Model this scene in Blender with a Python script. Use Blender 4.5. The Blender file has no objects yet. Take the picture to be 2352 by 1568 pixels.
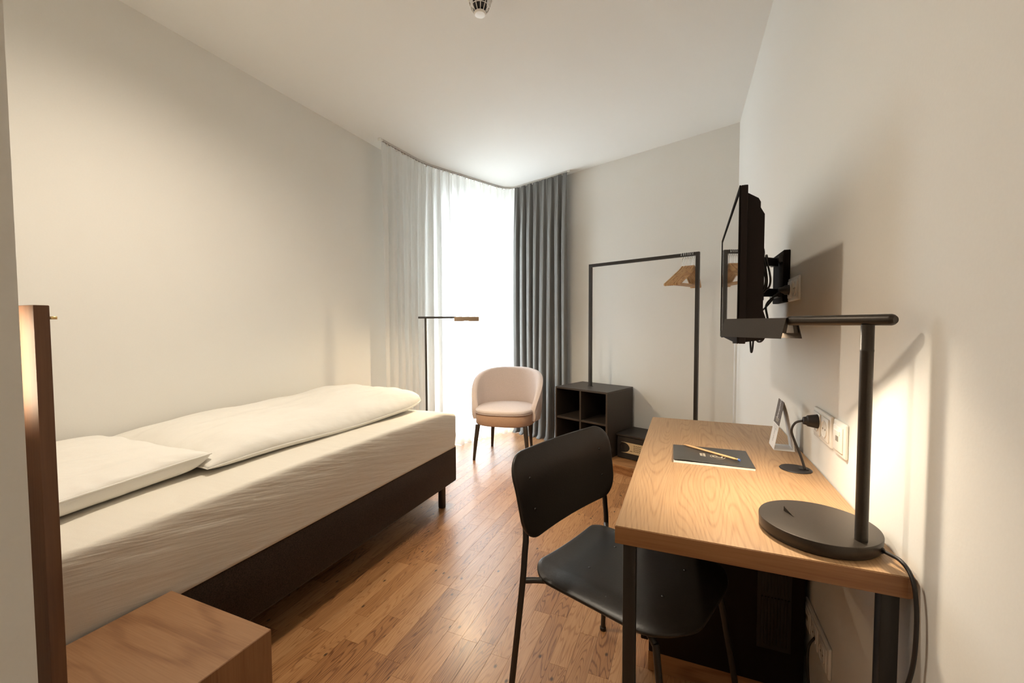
import bpy, bmesh, math, random
from mathutils import Vector, Matrix, noise
random.seed(7)
PI = math.pi
sc = bpy.context.scene
COL = sc.collection

# ------------------------------------------------------------------ camera
CAM_H = 1.155
YAW, PITCH, ROLL = 0.3912, 0.04118, -0.00376
Fv = Vector((-math.sin(YAW)*math.cos(PITCH), math.cos(YAW)*math.cos(PITCH), -math.sin(PITCH)))
Rv = Fv.cross(Vector((0, 0, 1))).normalized()
Uv = Rv.cross(Fv)
R2 = Rv*math.cos(ROLL) + Uv*math.sin(ROLL)
U2 = Uv*math.cos(ROLL) - Rv*math.sin(ROLL)
cd = bpy.data.cameras.new('camera')
cd.sensor_width = 36; cd.lens = 962.2/2352*36; cd.clip_start = 0.02
cam = bpy.data.objects.new('camera', cd); COL.objects.link(cam)
M = Matrix((R2, U2, -Fv)).transposed().to_4x4()
M.translation = Vector((0, 0, CAM_H))
cam.matrix_world = M
sc.camera = cam

# ------------------------------------------------------------------ room frame
CEIL = 2.60
XR, XL = 0.349, -2.344            # right and left walls
W0 = Vector((0.349, 3.47, 0))     # corner of the right wall and the slanted back wall
TH = math.radians(-21.19)
CD = Vector((math.cos(TH), math.sin(TH), 0))      # along the back wall, towards the right
ND = Vector((-math.sin(TH), math.cos(TH), 0))     # out of the room through the back wall
def W(u, v, z=0.0):               # u: leftwards along the back wall, v: into the room
    p = W0 - CD*u - ND*v
    return Vector((p.x, p.y, z))
U_WIN = 2.42                      # the window wall

# ------------------------------------------------------------------ light
sc.view_settings.view_transform = 'Standard'
sc.view_settings.look = 'None'
sc.view_settings.gamma = 1.0
sc.view_settings.exposure = 0.58
cy = sc.cycles
cy.max_bounces = 8; cy.diffuse_bounces = 5; cy.glossy_bounces = 3; cy.transmission_bounces = 3; cy.transparent_max_bounces = 10
cy.caustics_reflective = False; cy.caustics_refractive = False
cy.use_adaptive_sampling = True; cy.adaptive_threshold = 0.03
world = bpy.data.worlds.new('daylight'); sc.world = world
world.use_nodes = True
bgn = world.node_tree.nodes['Background']
bgn.inputs[0].default_value = (0.84, 0.93, 1.0, 1)
bgn.inputs[1].default_value = 20.0

def area(name, loc, target, size, power, color, size_y=None, spread=None, portal=False):
    ld = bpy.data.lights.new(name, 'AREA'); ld.energy = power; ld.color = color
    ld.size = size
    if size_y: ld.shape = 'RECTANGLE'; ld.size_y = size_y
    if spread: ld.spread = spread
    if portal: ld.cycles.is_portal = True
    o = bpy.data.objects.new(name, ld); COL.objects.link(o)
    o.location = loc
    o.rotation_euler = (Vector(target)-Vector(loc)).to_track_quat('-Z', 'Y').to_euler()
    return o
WARM = (1.0, 0.80, 0.55)
# daylight coming in at the french window
pc = W(U_WIN+0.30, 0.42, 1.16)
area('window_portal', pc, pc + CD, 1.0, 1.0, (1, 1, 1), size_y=2.5, portal=True)
# warm light: an added fill in the entry, a ceiling downlight over the bed
def spot(name, loc, target, power, color, size, blend=0.6, radius=0.04):
    ld = bpy.data.lights.new(name, 'SPOT'); ld.energy = power; ld.color = color
    ld.spot_size = size; ld.spot_blend = blend; ld.shadow_soft_size = radius
    o = bpy.data.objects.new(name, ld); COL.objects.link(o); o.location = loc
    o.rotation_euler = (Vector(target)-Vector(loc)).to_track_quat('-Z', 'Y').to_euler()
    return o
area('entry_fill_light', (-0.12, -1.10, 2.56), (-0.12, -1.09, 0), 0.5, 2, (1.0, 0.86, 0.68), size_y=0.5)
spot('room_downlight', (-1.31, 0.98, 2.57), (-1.28, 1.05, 0), 66, (1.0, 0.87, 0.70), math.radians(160), 1.0, 0.06)
gap_ = area('headboard_gap_light', (-1.012, 0.222, 1.105), (-0.985, 0.321, 1.105), 0.012, 0.22, (1.0, 0.85, 0.62), size_y=0.16, spread=math.radians(62))

# ------------------------------------------------------------------ materials
def mat(name):
    m = bpy.data.materials.new(name); m.use_nodes = True
    nt = m.node_tree; b = nt.nodes['Principled BSDF']
    return m, nt, b
def N(nt, t, **kw):
    n = nt.nodes.new(t)
    for k, v in kw.items(): setattr(n, k, v)
    return n
def paint(name, col, rough=0.6, bump=0.0, scale=60, metallic=0.0, spec=0.5, var=0.03, coat=0.0):
    m, nt, b = mat(name)
    b.inputs['Roughness'].default_value = rough
    b.inputs['Metallic'].default_value = metallic
    b.inputs['Specular IOR Level'].default_value = spec
    b.inputs['Coat Weight'].default_value = coat
    tc = N(nt, 'ShaderNodeTexCoord'); nz = N(nt, 'ShaderNodeTexNoise')
    nz.inputs['Scale'].default_value = scale; nz.inputs['Detail'].default_value = 4
    nt.links.new(tc.outputs['Object'], nz.inputs['Vector'])
    rp = N(nt, 'ShaderNodeValToRGB')
    rp.color_ramp.elements[0].color = tuple(max(0, c*(1-var)) for c in col)+(1,)
    rp.color_ramp.elements[1].color = tuple(min(1, c*(1+var)) for c in col)+(1,)
    rp.color_ramp.elements[0].position = 0.3; rp.color_ramp.elements[1].position = 0.7
    nt.links.new(nz.outputs['Fac'], rp.inputs['Fac'])
    nt.links.new(rp.outputs['Color'], b.inputs['Base Color'])
    if bump > 0:
        bp = N(nt, 'ShaderNodeBump'); bp.inputs['Strength'].default_value = bump; bp.inputs['Distance'].default_value = 0.002
        nt.links.new(nz.outputs['Fac'], bp.inputs['Height']); nt.links.new(bp.outputs['Normal'], b.inputs['Normal'])
    return m

def wood(name, dark, mid, light, rough=0.4, across=9.0, along=1.1, rings=9.0, axis='Y', per_object=False,
         knots=0.0, fine=260.0, bump=0.25, coat=0.0, contrast=1.0, tone=0.0, offset=(0, 0, 0), fineamt=1.0):
    """Grain as contour lines of a stretched noise field (cathedral loops) plus fine pores."""
    m, nt, b = mat(name); L = nt.links
    b.inputs['Roughness'].default_value = rough
    b.inputs['Coat Weight'].default_value = coat
    b.inputs['Coat Roughness'].default_value = 0.25
    tc = N(nt, 'ShaderNodeTexCoord')
    vec = tc.outputs['Object']
    add0 = N(nt, 'ShaderNodeVectorMath', operation='ADD'); add0.inputs[1].default_value = offset
    L.new(vec, add0.inputs[0]); vec = add0.outputs[0]
    oi = N(nt, 'ShaderNodeObjectInfo')
    if per_object:
        mu = N(nt, 'ShaderNodeVectorMath', operation='SCALE'); mu.inputs[0].default_value = (37.0, 61.0, 17.0)
        L.new(oi.outputs['Random'], mu.inputs['Scale'])
        ad = N(nt, 'ShaderNodeVectorMath', operation='ADD')
        L.new(vec, ad.inputs[0]); L.new(mu.outputs[0], ad.inputs[1]); vec = ad.outputs[0]
    def scaled(ax, al):
        s = {'X': (al, ax, ax), 'Y': (ax, al, ax), 'Z': (ax, ax, al)}[axis]
        mp = N(nt, 'ShaderNodeVectorMath', operation='MULTIPLY'); mp.inputs[1].default_value = s
        L.new(vec, mp.inputs[0]); return mp.outputs[0]
    n1 = N(nt, 'ShaderNodeTexNoise'); n1.inputs['Scale'].default_value = 1.0
    n1.inputs['Detail'].default_value = 2.0; n1.inputs['Roughness'].default_value = 0.45
    L.new(scaled(across, along), n1.inputs['Vector'])
    mul = N(nt, 'ShaderNodeMath', operation='MULTIPLY'); mul.inputs[1].default_value = rings*2*PI
    L.new(n1.outputs['Fac'], mul.inputs[0])
    nw = N(nt, 'ShaderNodeTexNoise'); nw.inputs['Scale'].default_value = 1.0; nw.inputs['Detail'].default_value = 3
    L.new(scaled(across*9, along*9), nw.inputs['Vector'])
    m2 = N(nt, 'ShaderNodeMath', operation='MULTIPLY_ADD'); m2.inputs[1].default_value = 2.0
    L.new(nw.outputs['Fac'], m2.inputs[0]); L.new(mul.outputs[0], m2.inputs[2])
    sn = N(nt, 'ShaderNodeMath', operation='SINE'); L.new(m2.outputs[0], sn.inputs[0])
    nf = N(nt, 'ShaderNodeTexNoise'); nf.inputs['Scale'].default_value = 1.0; nf.inputs['Detail'].default_value = 3
    L.new(scaled(fine, fine*0.03), nf.inputs['Vector'])
    cl = N(nt, 'ShaderNodeMath', operation='MAXIMUM'); cl.inputs[1].default_value = 0.0; L.new(sn.outputs[0], cl.inputs[0])
    pw = N(nt, 'ShaderNodeMath', operation='POWER'); pw.inputs[1].default_value = 1.8; L.new(cl.outputs[0], pw.inputs[0])
    s1 = N(nt, 'ShaderNodeMath', operation='MULTIPLY_ADD'); s1.inputs[1].default_value = -0.34*contrast; s1.inputs[2].default_value = 0.62-0.30*fineamt
    L.new(pw.outputs[0], s1.inputs[0])
    s2 = N(nt, 'ShaderNodeMath', operation='MULTIPLY_ADD'); s2.inputs[1].default_value = 0.60*fineamt
    L.new(nf.outputs['Fac'], s2.inputs[0]); L.new(s1.outputs[0], s2.inputs[2])
    fac = s2.outputs[0]
    if per_object:
        t1 = N(nt, 'ShaderNodeMath', operation='MULTIPLY_ADD'); t1.inputs[1].default_value = tone; t1.inputs[2].default_value = -tone/2
        L.new(oi.outputs['Random'], t1.inputs[0])
        t2 = N(nt, 'ShaderNodeMath', operation='ADD'); L.new(t1.outputs[0], t2.inputs[0]); L.new(fac, t2.inputs[1]); fac = t2.outputs[0]
    rp = N(nt, 'ShaderNodeValToRGB'); cr = rp.color_ramp
    cr.elements[0].position = 0.18; cr.elements[0].color = dark+(1,)
    cr.elements[1].position = 0.82; cr.elements[1].color = light+(1,)
    e = cr.elements.new(0.5); e.color = mid+(1,)
    L.new(fac, rp.inputs['Fac']); color = rp.outputs['Color']
    if knots > 0:
        vo = N(nt, 'ShaderNodeTexVoronoi', voronoi_dimensions='2D'); vo.inputs['Scale'].default_value = 1.0; vo.inputs['Randomness'].default_value = 1.0
        L.new(scaled(6.0, 3.5), vo.inputs['Vector'])
        kr = N(nt, 'ShaderNodeMapRange'); kr.inputs['From Min'].default_value = 0.014; kr.inputs['From Max'].default_value = 0.042
        kr.inputs['To Min'].default_value = knots; kr.inputs['To Max'].default_value = 0.0
        L.new(vo.outputs['Distance'], kr.inputs['Value'])
        mx = N(nt, 'ShaderNodeMix', data_type='RGBA')
        mx.inputs['B'].default_value = (0.035, 0.018, 0.010, 1)
        L.new(kr.outputs['Result'], mx.inputs['Factor']); L.new(color, mx.inputs['A']); color = mx.outputs['Result']
    L.new(color, b.inputs['Base Color'])
    bp = N(nt, 'ShaderNodeBump'); bp.inputs['Strength'].default_value = bump; bp.inputs['Distance'].default_value = 0.0006
    L.new(fac, bp.inputs['Height']); L.new(bp.outputs['Normal'], b.inputs['Normal'])
    return m

def fabric(name, col, rough=0.9, weave=900, bump=0.3, var=0.08, trans=0.0, wrinkle=None, spec=0.2):
    m, nt, b = mat(name); L = nt.links
    b.inputs['Roughness'].default_value = rough; b.inputs['Specular IOR Level'].default_value = spec
    b.inputs['Sheen Weight'].default_value = 0.15
    tc = N(nt, 'ShaderNodeTexCoord'); nz = N(nt, 'ShaderNodeTexNoise'); nz.inputs['Scale'].default_value = weave
    nz.inputs['Detail'].default_value = 2
    L.new(tc.outputs['Object'], nz.inputs['Vector'])
    rp = N(nt, 'ShaderNodeValToRGB')
    rp.color_ramp.elements[0].position = 0.35; rp.color_ramp.elements[1].position = 0.65
    rp.color_ramp.elements[0].color = tuple(c*(1-var) for c in col)+(1,)
    rp.color_ramp.elements[1].color = tuple(min(1, c*(1+var)) for c in col)+(1,)
    L.new(nz.outputs['Fac'], rp.inputs['Fac']); L.new(rp.outputs['Color'], b.inputs['Base Color'])
    bp = N(nt, 'ShaderNodeBump'); bp.inputs['Strength'].default_value = bump; bp.inputs['Distance'].default_value = 0.0008
    L.new(nz.outputs['Fac'], bp.inputs['Height']); nrm = bp.outputs['Normal']
    if wrinkle:
        mr = N(nt, 'ShaderNodeMapping'); mr.inputs['Rotation'].default_value = wrinkle['rot']; L.new(tc.outputs['Object'], mr.inputs['Vector'])
        mp = N(nt, 'ShaderNodeMapping'); mp.inputs['Scale'].default_value = wrinkle['scale']
        L.new(mr.outputs['Vector'], mp.inputs['Vector'])
        nw = N(nt, 'ShaderNodeTexNoise'); nw.inputs['Scale'].default_value = 1.0; nw.inputs['Detail'].default_value = 3
        L.new(mp.outputs['Vector'], nw.inputs['Vector'])
        b2 = N(nt, 'ShaderNodeBump'); b2.inputs['Strength'].default_value = wrinkle['strength']; b2.inputs['Distance'].default_value = wrinkle['dist']
        L.new(nw.outputs['Fac'], b2.inputs['Height']); L.new(nrm, b2.inputs['Normal']); nrm = b2.outputs['Normal']
    L.new(nrm, b.inputs['Normal'])
    return m

M_wall = paint('wall_paint', (0.80, 0.785, 0.74), 0.85, 0.06, 180, var=0.008)
M_ceil = paint('ceiling_paint', (0.83, 0.82, 0.78), 0.9, 0.04, 150, var=0.006)
M_white = paint('white_plastic', (0.86, 0.84, 0.79), 0.35, var=0.01)
M_whitemetal = paint('white_lacquer', (0.80, 0.79, 0.76), 0.35, var=0.01)
M_joint = paint('floor_joint', (0.10, 0.055, 0.028), 0.9)
M_plank = wood('parquet_oak', (0.15, 0.055, 0.018), (0.37, 0.168, 0.060), (0.50, 0.265, 0.115), rough=0.38, across=13, along=1.2,
               rings=34, per_object=True, knots=0.9, tone=0.34, fine=420, bump=0.4, contrast=0.75, coat=0.25)
M_desk = wood('desk_oak', (0.18, 0.088, 0.038), (0.365, 0.215, 0.105), (0.47, 0.30, 0.155), rough=0.42, across=5.0, along=0.55, rings=75, fine=330, bump=0.12, contrast=0.50, fineamt=0.8)
M_deskedge = wood('desk_edge_oak', (0.20, 0.08, 0.028), (0.30, 0.135, 0.052), (0.37, 0.18, 0.075), rough=0.42, across=9, along=1.0, rings=3, axis='X', fine=300, bump=0.15, contrast=0.6)
M_night = wood('nightstand_oak', (0.19, 0.085, 0.036), (0.27, 0.135, 0.060), (0.34, 0.185, 0.09), rough=0.5, across=6.5, along=1.6, rings=5, axis='X', fine=260, bump=0.2, contrast=0.75)
M_nightside = wood('nightstand_side_oak', (0.16, 0.07, 0.03), (0.26, 0.125, 0.055), (0.33, 0.17, 0.08), rough=0.5, across=8, along=1.2, rings=3, axis='Z', fine=260, bump=0.2, contrast=0.6)
M_head = wood('headboard_oak', (0.070, 0.028, 0.012), (0.125, 0.052, 0.022), (0.17, 0.078, 0.034), rough=0.5, across=9, along=1.5, rings=3, axis='Z', fine=220, bump=0.2, contrast=0.6)
M_plinth = wood('plinth_oak', (0.24, 0.10, 0.036), (0.36, 0.17, 0.066), (0.45, 0.24, 0.10), rough=0.4, across=8, along=1.2, rings=4, axis='X', fine=260, bump=0.2)
M_hanger = wood('hanger_beech', (0.34, 0.17, 0.07), (0.50, 0.28, 0.12), (0.58, 0.36, 0.17), rough=0.4, across=30, along=6, rings=3, axis='X', fine=500, bump=0.1, per_object=True, tone=0.3)
M_pencil = paint('pencil_wood', (0.75, 0.45, 0.22), 0.45)
M_black = paint('black_metal', (0.020, 0.016, 0.013), 0.42, 0.05, 400, spec=0.5, var=0.1)
M_lamp = paint('lamp_black_metal', (0.050, 0.040, 0.031), 0.38, 0.04, 500, metallic=0.5, var=0.08)
M_shell = paint('chair_black_veneer', (0.016, 0.012, 0.009), 0.38, 0.12, 220, spec=0.45, var=0.15)
M_cab = paint('dark_laminate', (0.038, 0.028, 0.021), 0.48, 0.05, 300, var=0.12)
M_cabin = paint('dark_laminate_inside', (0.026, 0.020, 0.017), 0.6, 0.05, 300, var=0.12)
M_safe = paint('safe_steel', (0.028, 0.023, 0.02), 0.45, 0.05, 500)
M_tvb = paint('tv_plastic', (0.016, 0.010, 0.008), 0.6, 0.03, 400, spec=0.2)
M_pl = paint('black_plastic', (0.016, 0.013, 0.012), 0.45)
M_brass = paint('keypad_metal', (0.66, 0.54, 0.34), 0.35, metallic=0.25)
M_keytext = paint('keypad_print', (0.10, 0.07, 0.04), 0.6)
M_steel = paint('hook_steel', (0.75, 0.75, 0.74), 0.25, metallic=1.0)
M_base = fabric('bed_base_fabric', (0.036, 0.021, 0.013), 0.95, 300, 0.5, 0.4, spec=0.1)
M_sheet = fabric('sheet_jersey', (0.80, 0.755, 0.665), 0.9, 500, 0.15, 0.02,
                 wrinkle={'rot': (math.radians(12), 0, 0), 'scale': (2, 3.2, 36), 'strength': 0.55, 'dist': 0.010})
M_duvet = fabric('duvet_cotton', (0.84, 0.815, 0.755), 0.85, 600, 0.1, 0.015,
                 wrinkle={'rot': (0, 0, 0.3), 'scale': (16, 5, 9), 'strength': 0.6, 'dist': 0.012})
M_armch = fabric('pink_grey_wool', (0.56, 0.475, 0.445), 0.95, 420, 0.35, 0.12)
M_armside = fabric('tan_wool', (0.40, 0.255, 0.175), 0.95, 420, 0.35, 0.14)
M_drape = fabric('grey_drape', (0.195, 0.192, 0.183), 0.85, 500, 0.2, 0.06)
M_paper = paint('paper', (0.86, 0.84, 0.82), 0.7, var=0.01)
M_cover = paint('notebook_cover', (0.040, 0.038, 0.035), 0.35, 0.1, 300, var=0.08)
M_ink = paint('brown_print', (0.10, 0.07, 0.052), 0.6)
M_inkc = paint('cream_print', (0.62, 0.56, 0.45), 0.6)
M_greyink = paint('grey_print', (0.35, 0.33, 0.33), 0.6)
M_blue = paint('eraser_blue', (0.10, 0.17, 0.42), 0.6)
M_gold = paint('ferrule_brass', (0.75, 0.55, 0.25), 0.3, metallic=1.0)
M_bezel = paint('tv_bezel', (0.012, 0.009, 0.008), 0.75, spec=0.05)
M_shadow = paint('recess_shade', (0.25, 0.22, 0.18), 0.6)  # shade inside holes and slots, painted as a darker tone on solid pieces
M_track = paint('rail_aluminium', (0.62, 0.60, 0.56), 0.4, var=0.02)
M_frame = paint('window_frame_white', (0.75, 0.76, 0.77), 0.4, var=0.01)

def m_screen():
    m, nt, b = mat('tv_screen_glass')
    b.inputs['Base Color'].default_value = (0.010, 0.010, 0.010, 1)
    b.inputs['Roughness'].default_value = 0.03
    b.inputs['IOR'].default_value = 1.9
    b.inputs['Coat Weight'].default_value = 1.0; b.inputs['Coat Roughness'].default_value = 0.02; b.inputs['Coat IOR'].default_value = 1.7
    return m
M_screen = m_screen()
def m_glass():
    m, nt, b = mat('window_glass')
    b.inputs['Base Color'].default_value = (1, 1, 1, 1); b.inputs['Roughness'].default_value = 0.0
    b.inputs['Transmission Weight'].default_value = 1.0; b.inputs['IOR'].default_value = 1.45
    tr = N(nt, 'ShaderNodeBsdfTransparent'); mx = N(nt, 'ShaderNodeMixShader'); mx.inputs[0].default_value = 0.10
    gl = N(nt, 'ShaderNodeBsdfGlossy'); gl.inputs['Roughness'].default_value = 0.02
    nt.links.new(tr.outputs[0], mx.inputs[1]); nt.links.new(gl.outputs[0], mx.inputs[2])
    nt.links.new(mx.outputs[0], nt.nodes['Material Output'].inputs['Surface'])
    return m
M_glass = m_glass()
def m_sheer():
    m, nt, b = mat('sheer_voile'); L = nt.links
    tr = N(nt, 'ShaderNodeBsdfTransparent'); tr.inputs[0].default_value = (0.97, 0.98, 0.98, 1)
    tl = N(nt, 'ShaderNodeBsdfTranslucent'); tl.inputs[0].default_value = (0.88, 0.89, 0.89, 1)
    df = N(nt, 'ShaderNodeBsdfDiffuse'); df.inputs[0].default_value = (0.88, 0.865, 0.83, 1)
    a = N(nt, 'ShaderNodeMixShader'); a.inputs[0].default_value = 0.45
    L.new(tl.outputs[0], a.inputs[1]); L.new(df.outputs[0], a.inputs[2])
    c = N(nt, 'ShaderNodeMixShader'); c.inputs[0].default_value = 0.86
    L.new(tr.outputs[0], c.inputs[1]); L.new(a.outputs[0], c.inputs[2])
    L.new(c.outputs[0], nt.nodes['Material Output'].inputs['Surface'])
    return m
M_sheer = m_sheer()
def m_emit(name, col, s):
    m, nt, b = mat(name)
    b.inputs['Base Color'].default_value = (0.8, 0.8, 0.8, 1)
    b.inputs['Emission Color'].default_value = col+(1,); b.inputs['Emission Strength'].default_value = s
    return m
M_led = m_emit('led_warm', (1.0, 0.80, 0.52), 12)
M_ledstar = m_emit('led_bulb', (1.0, 0.82, 0.55), 260)
M_shadelit = paint('shade_lamplit_gold', (0.16, 0.10, 0.05), 0.4, metallic=0.3)  # lamplight on the floor lamp shade put into its colour

# ------------------------------------------------------------------ helpers
def link_mesh(name, bm, m, parent=None, smooth=False, flat_angle=None):
    me = bpy.data.meshes.new(name)
    q, off = parent, Vector((0, 0, 0))
    while q is not None: off += q.matrix_basis.translation; q = q.parent
    if parent is not None: bmesh.ops.translate(bm, verts=bm.verts, vec=-off)
    bm.normal_update(); bm.to_mesh(me); bm.free()
    if smooth:
        for p in me.polygons: p.use_smooth = True
        if flat_angle is not None:
            try: me.set_sharp_from_angle(angle=math.radians(flat_angle))
            except Exception: pass
    for mm in (m if isinstance(m, (list, tuple)) else [m]): me.materials.append(mm)
    o = bpy.data.objects.new(name, me); COL.objects.link(o)
    if parent is not None: o.parent = parent
    return o
def root(name, loc, label, cat, group=None):
    o = bpy.data.objects.new(name, None); COL.objects.link(o); o.location = loc
    o.empty_display_size = 0.05
    o['label'] = label; o['category'] = cat
    if group: o['group'] = group
    return o
def tag(o, label, cat, group=None):
    o['label'] = label; o['category'] = cat
    if group: o['group'] = group
    return o
def structure(o): o['kind'] = 'structure'; return o
def bbox(bm, lo, hi, bevel=0.0, seg=2, mtx=None):
    """axis aligned box lo..hi (in mtx space)"""
    r = bmesh.ops.create_cube(bm, size=1.0); vs = r['verts']
    lo, hi = Vector(lo), Vector(hi); c = (lo+hi)/2; s = hi-lo
    for v in vs: v.co = Vector((v.co.x*s.x+c.x, v.co.y*s.y+c.y, v.co.z*s.z+c.z))
    if bevel > 0:
        es = list({e for v in vs for e in v.link_edges})
        r = bmesh.ops.bevel(bm, geom=es, offset=bevel, segments=seg, affect='EDGES', profile=0.5)
        vs = list({v for v in r['verts']} | {v for v in vs if v.is_valid})
    if mtx is not None:
        for v in vs: v.co = mtx @ v.co
    return vs
def bm_new(): return bmesh.new()
def box(name, lo, hi, m, parent=None, bevel=0.0, seg=2, mtx=None):
    bm = bm_new(); bbox(bm, lo, hi, bevel, seg, mtx)
    return link_mesh(name, bm, m, parent, smooth=bevel > 0, flat_angle=35 if bevel > 0 else None)
def uvm(u, v, z=0.0):
    """frame whose x runs along the back wall to the right, y out of the room, origin W(u,v,z)"""
    p = W(u, v, z)
    mm = Matrix((CD, ND, Vector((0, 0, 1)))).transposed().to_4x4(); mm.translation = p
    return mm
UVF = uvm(0, 0, 0)      # local (-u, -v, z)
def tube(bm, pts, r, seg=10, caps=True, radii=None):
    pts = [Vector(p) for p in pts]; rings = []
    n = len(pts); prev = None
    for i, p in enumerate(pts):
        t = (pts[min(i+1, n-1)]-pts[max(i-1, 0)]).normalized()
        if prev is None:
            a = Vector((0, 0, 1)) if abs(t.z) < 0.9 else Vector((1, 0, 0))
            x = t.cross(a).normalized()
        else:
            x = (prev - t*prev.dot(t)).normalized()
        prev = x; y = t.cross(x)
        rr = radii[i] if radii else r
        rings.append([bm.verts.new(p + x*rr*math.cos(2*PI*k/seg) + y*rr*math.sin(2*PI*k/seg)) for k in range(seg)])
    for a, b in zip(rings, rings[1:]):
        for k in range(seg): bm.faces.new((a[k], a[(k+1) % seg], b[(k+1) % seg], b[k]))
    if caps:
        bm.faces.new(list(reversed(rings[0]))); bm.faces.new(rings[-1])
def smooth_path(pts, n=8):
    """Catmull-Rom"""
    P = [Vector(p) for p in pts]; out = []
    for i in range(len(P)-1):
        a, b, c, d = P[max(i-1, 0)], P[i], P[i+1], P[min(i+2, len(P)-1)]
        for k in range(n):
            t = k/n
            out.append(0.5*((2*b)+(c-a)*t+(2*a-5*b+4*c-d)*t*t+(3*b-a-3*c+d)*t**3))
    out.append(P[-1]); return out
def lathe(bm, prof, c, seg=32, axis_m=None, cap=True):
    """prof: list of (r, z)"""
    c = Vector(c); rings = []
    for r, z in prof:
        ring = []
        for k in range(seg):
            p = Vector((r*math.cos(2*PI*k/seg), r*math.sin(2*PI*k/seg), z))
            if axis_m is not None: p = axis_m @ p
            ring.append(bm.verts.new(c+p))
        rings.append(ring)
    for a, b in zip(rings, rings[1:]):
        for k in range(seg): bm.faces.new((a[k], a[(k+1) % seg], b[(k+1) % seg], b[k]))
    if cap:
        if prof[0][0] > 1e-6: bm.faces.new(list(reversed(rings[0])))
        if prof[-1][0] > 1e-6: bm.faces.new(rings[-1])
def frame_from(z_dir, x_hint=(0, 0, 1)):
    z = Vector(z_dir).normalized(); x = Vector(x_hint); x = (x - z*x.dot(z)).normalized(); y = z.cross(x)
    return Matrix((x, y, z)).transposed()
def prism(bm, poly, ext, mtx=None):
    """closed polygon (list of 3-vectors) extruded by ext"""
    a = [bm.verts.new(Vector(p)) for p in poly]; b = [bm.verts.new(Vector(p)+Vector(ext)) for p in poly]
    n = len(poly)
    for k in range(n): bm.faces.new((a[k], a[(k+1) % n], b[(k+1) % n], b[k]))
    bm.faces.new(list(reversed(a))); bm.faces.new(b)
    if mtx is not None:
        for v in a+b: v.co = mtx @ v.co
    bmesh.ops.recalc_face_normals(bm, faces=bm.faces)
def cable(name, pts, r, m, parent=None, n=8, seg=8):
    bm = bm_new(); tube(bm, smooth_path(pts, n), r, seg)
    return link_mesh(name, bm, m, parent, smooth=True)
def copy_thing(src, loc, rotz, label, group=None):
    r = src.copy(); COL.objects.link(r); r.location = loc; r.rotation_euler = (0, 0, rotz)
    r['label'] = label
    if group: r['group'] = group
    for ch in list(src.children):
        c = ch.copy(); COL.objects.link(c); c.parent = r
        for g in list(ch.children):
            d = g.copy(); COL.objects.link(d); d.parent = c
    return r

# ================================================================== STRUCTURE
def wall_poly(name, poly, z0, z1, m=M_wall):
    bm = bm_new(); prism(bm, [Vector((x, y, z0)) for x, y in poly], (0, 0, z1-z0))
    return structure(link_mesh(name, bm, m))
T = 0.20
cornerA = W(U_WIN, 0); cornerA2 = W(U_WIN+T, -T)
vL = (XL - W(U_WIN, 0).x)/(-ND.x)                # v where the window wall meets the left wall
cornerB = W(U_WIN, vL)
YB = -1.7
wall_poly('wall_right', [(XR, YB-T), (XR+T, YB-T), (XR+T, W0.y+T), (XR, W0.y)], -0.1, CEIL+0.1)
a = W(0, 0); b_ = W(U_WIN+T, 0); c2 = W(U_WIN+T, -T); d2 = W(-T, -T)
wall_poly('wall_back', [(a.x, a.y), (b_.x, b_.y), (c2.x, c2.y), (W0.x+T, W0.y+T)], -0.1, CEIL+0.1)
wall_poly('wall_left', [(XL, -1.7), (XL-T, -1.7), (XL-T, cornerB.y), (XL, cornerB.y)], -0.1, CEIL+0.1)
# window wall: pier, lintel, sill around the opening
V0, V1, ZS, ZT = 0.03, 0.80, 0.03, 2.27
def wseg(name, v0, v1, z0, z1, u0=U_WIN, u1=U_WIN+T, m=M_wall):
    poly = [W(u0, v0), W(u0, v1), W(u1, v1), W(u1, v0)]
    return wall_poly(name, [(p.x, p.y) for p in poly], z0, z1, m)
wseg('wall_window', V1, vL+0.12, -0.1, CEIL+0.1)
wseg('wall_lintel', 0.0, V1, ZT, CEIL+0.1)
wseg('trim_1', 0.0, V0, -0.1, ZT)
wseg('trim_2', V0, V1, -0.1, ZS)
# french window: frame, two casements, panes
win = bpy.data.objects.new('window_1', None); COL.objects.link(win); win.location = W(U_WIN+0.13, (V0+V1)/2, ZS); structure(win)
def wbox(name, v0, v1, z0, z1, u0, u1, m, parent=win, bevel=0.003):
    return box(name, (-u1, -v1, z0), (-u0, -v0, z1), m, parent, bevel, 2, UVF)
FU0, FU1 = U_WIN+0.10, U_WIN+0.16
wbox('frame_side', V0, V0+0.05, ZS, ZT, FU0, FU1, M_frame); wbox('frame_side', V1-0.05, V1, ZS, ZT, FU0, FU1, M_frame)
wbox('frame_head', V0+0.05, V1-0.05, ZT-0.06, ZT, FU0, FU1, M_frame); wbox('frame_sill', V0+0.05, V1-0.05, ZS, ZS+0.07, FU0, FU1, M_frame)
wbox('transom', V0+0.05, V1-0.05, 1.98, 2.03, FU0, FU1, M_frame)
wbox('mullion', 0.40, 0.44, ZS+0.07, 1.98, FU0, FU1, M_frame)
wbox('pane', V0+0.05, 0.40, ZS+0.07, 1.98, FU0+0.025, FU0+0.031, M_glass, bevel=0)
wbox('pane', 0.44, V1-0.05, ZS+0.07, 1.98, FU0+0.025, FU0+0.031, M_glass, bevel=0)
wbox('pane', V0+0.05, V1-0.05, 2.03, ZT-0.06, FU0+0.025, FU0+0.031, M_glass, bevel=0)
wbox('window_handle', 0.405, 0.435, 1.02, 1.16, FU0-0.035, FU0, M_steel, bevel=0.004)
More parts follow.
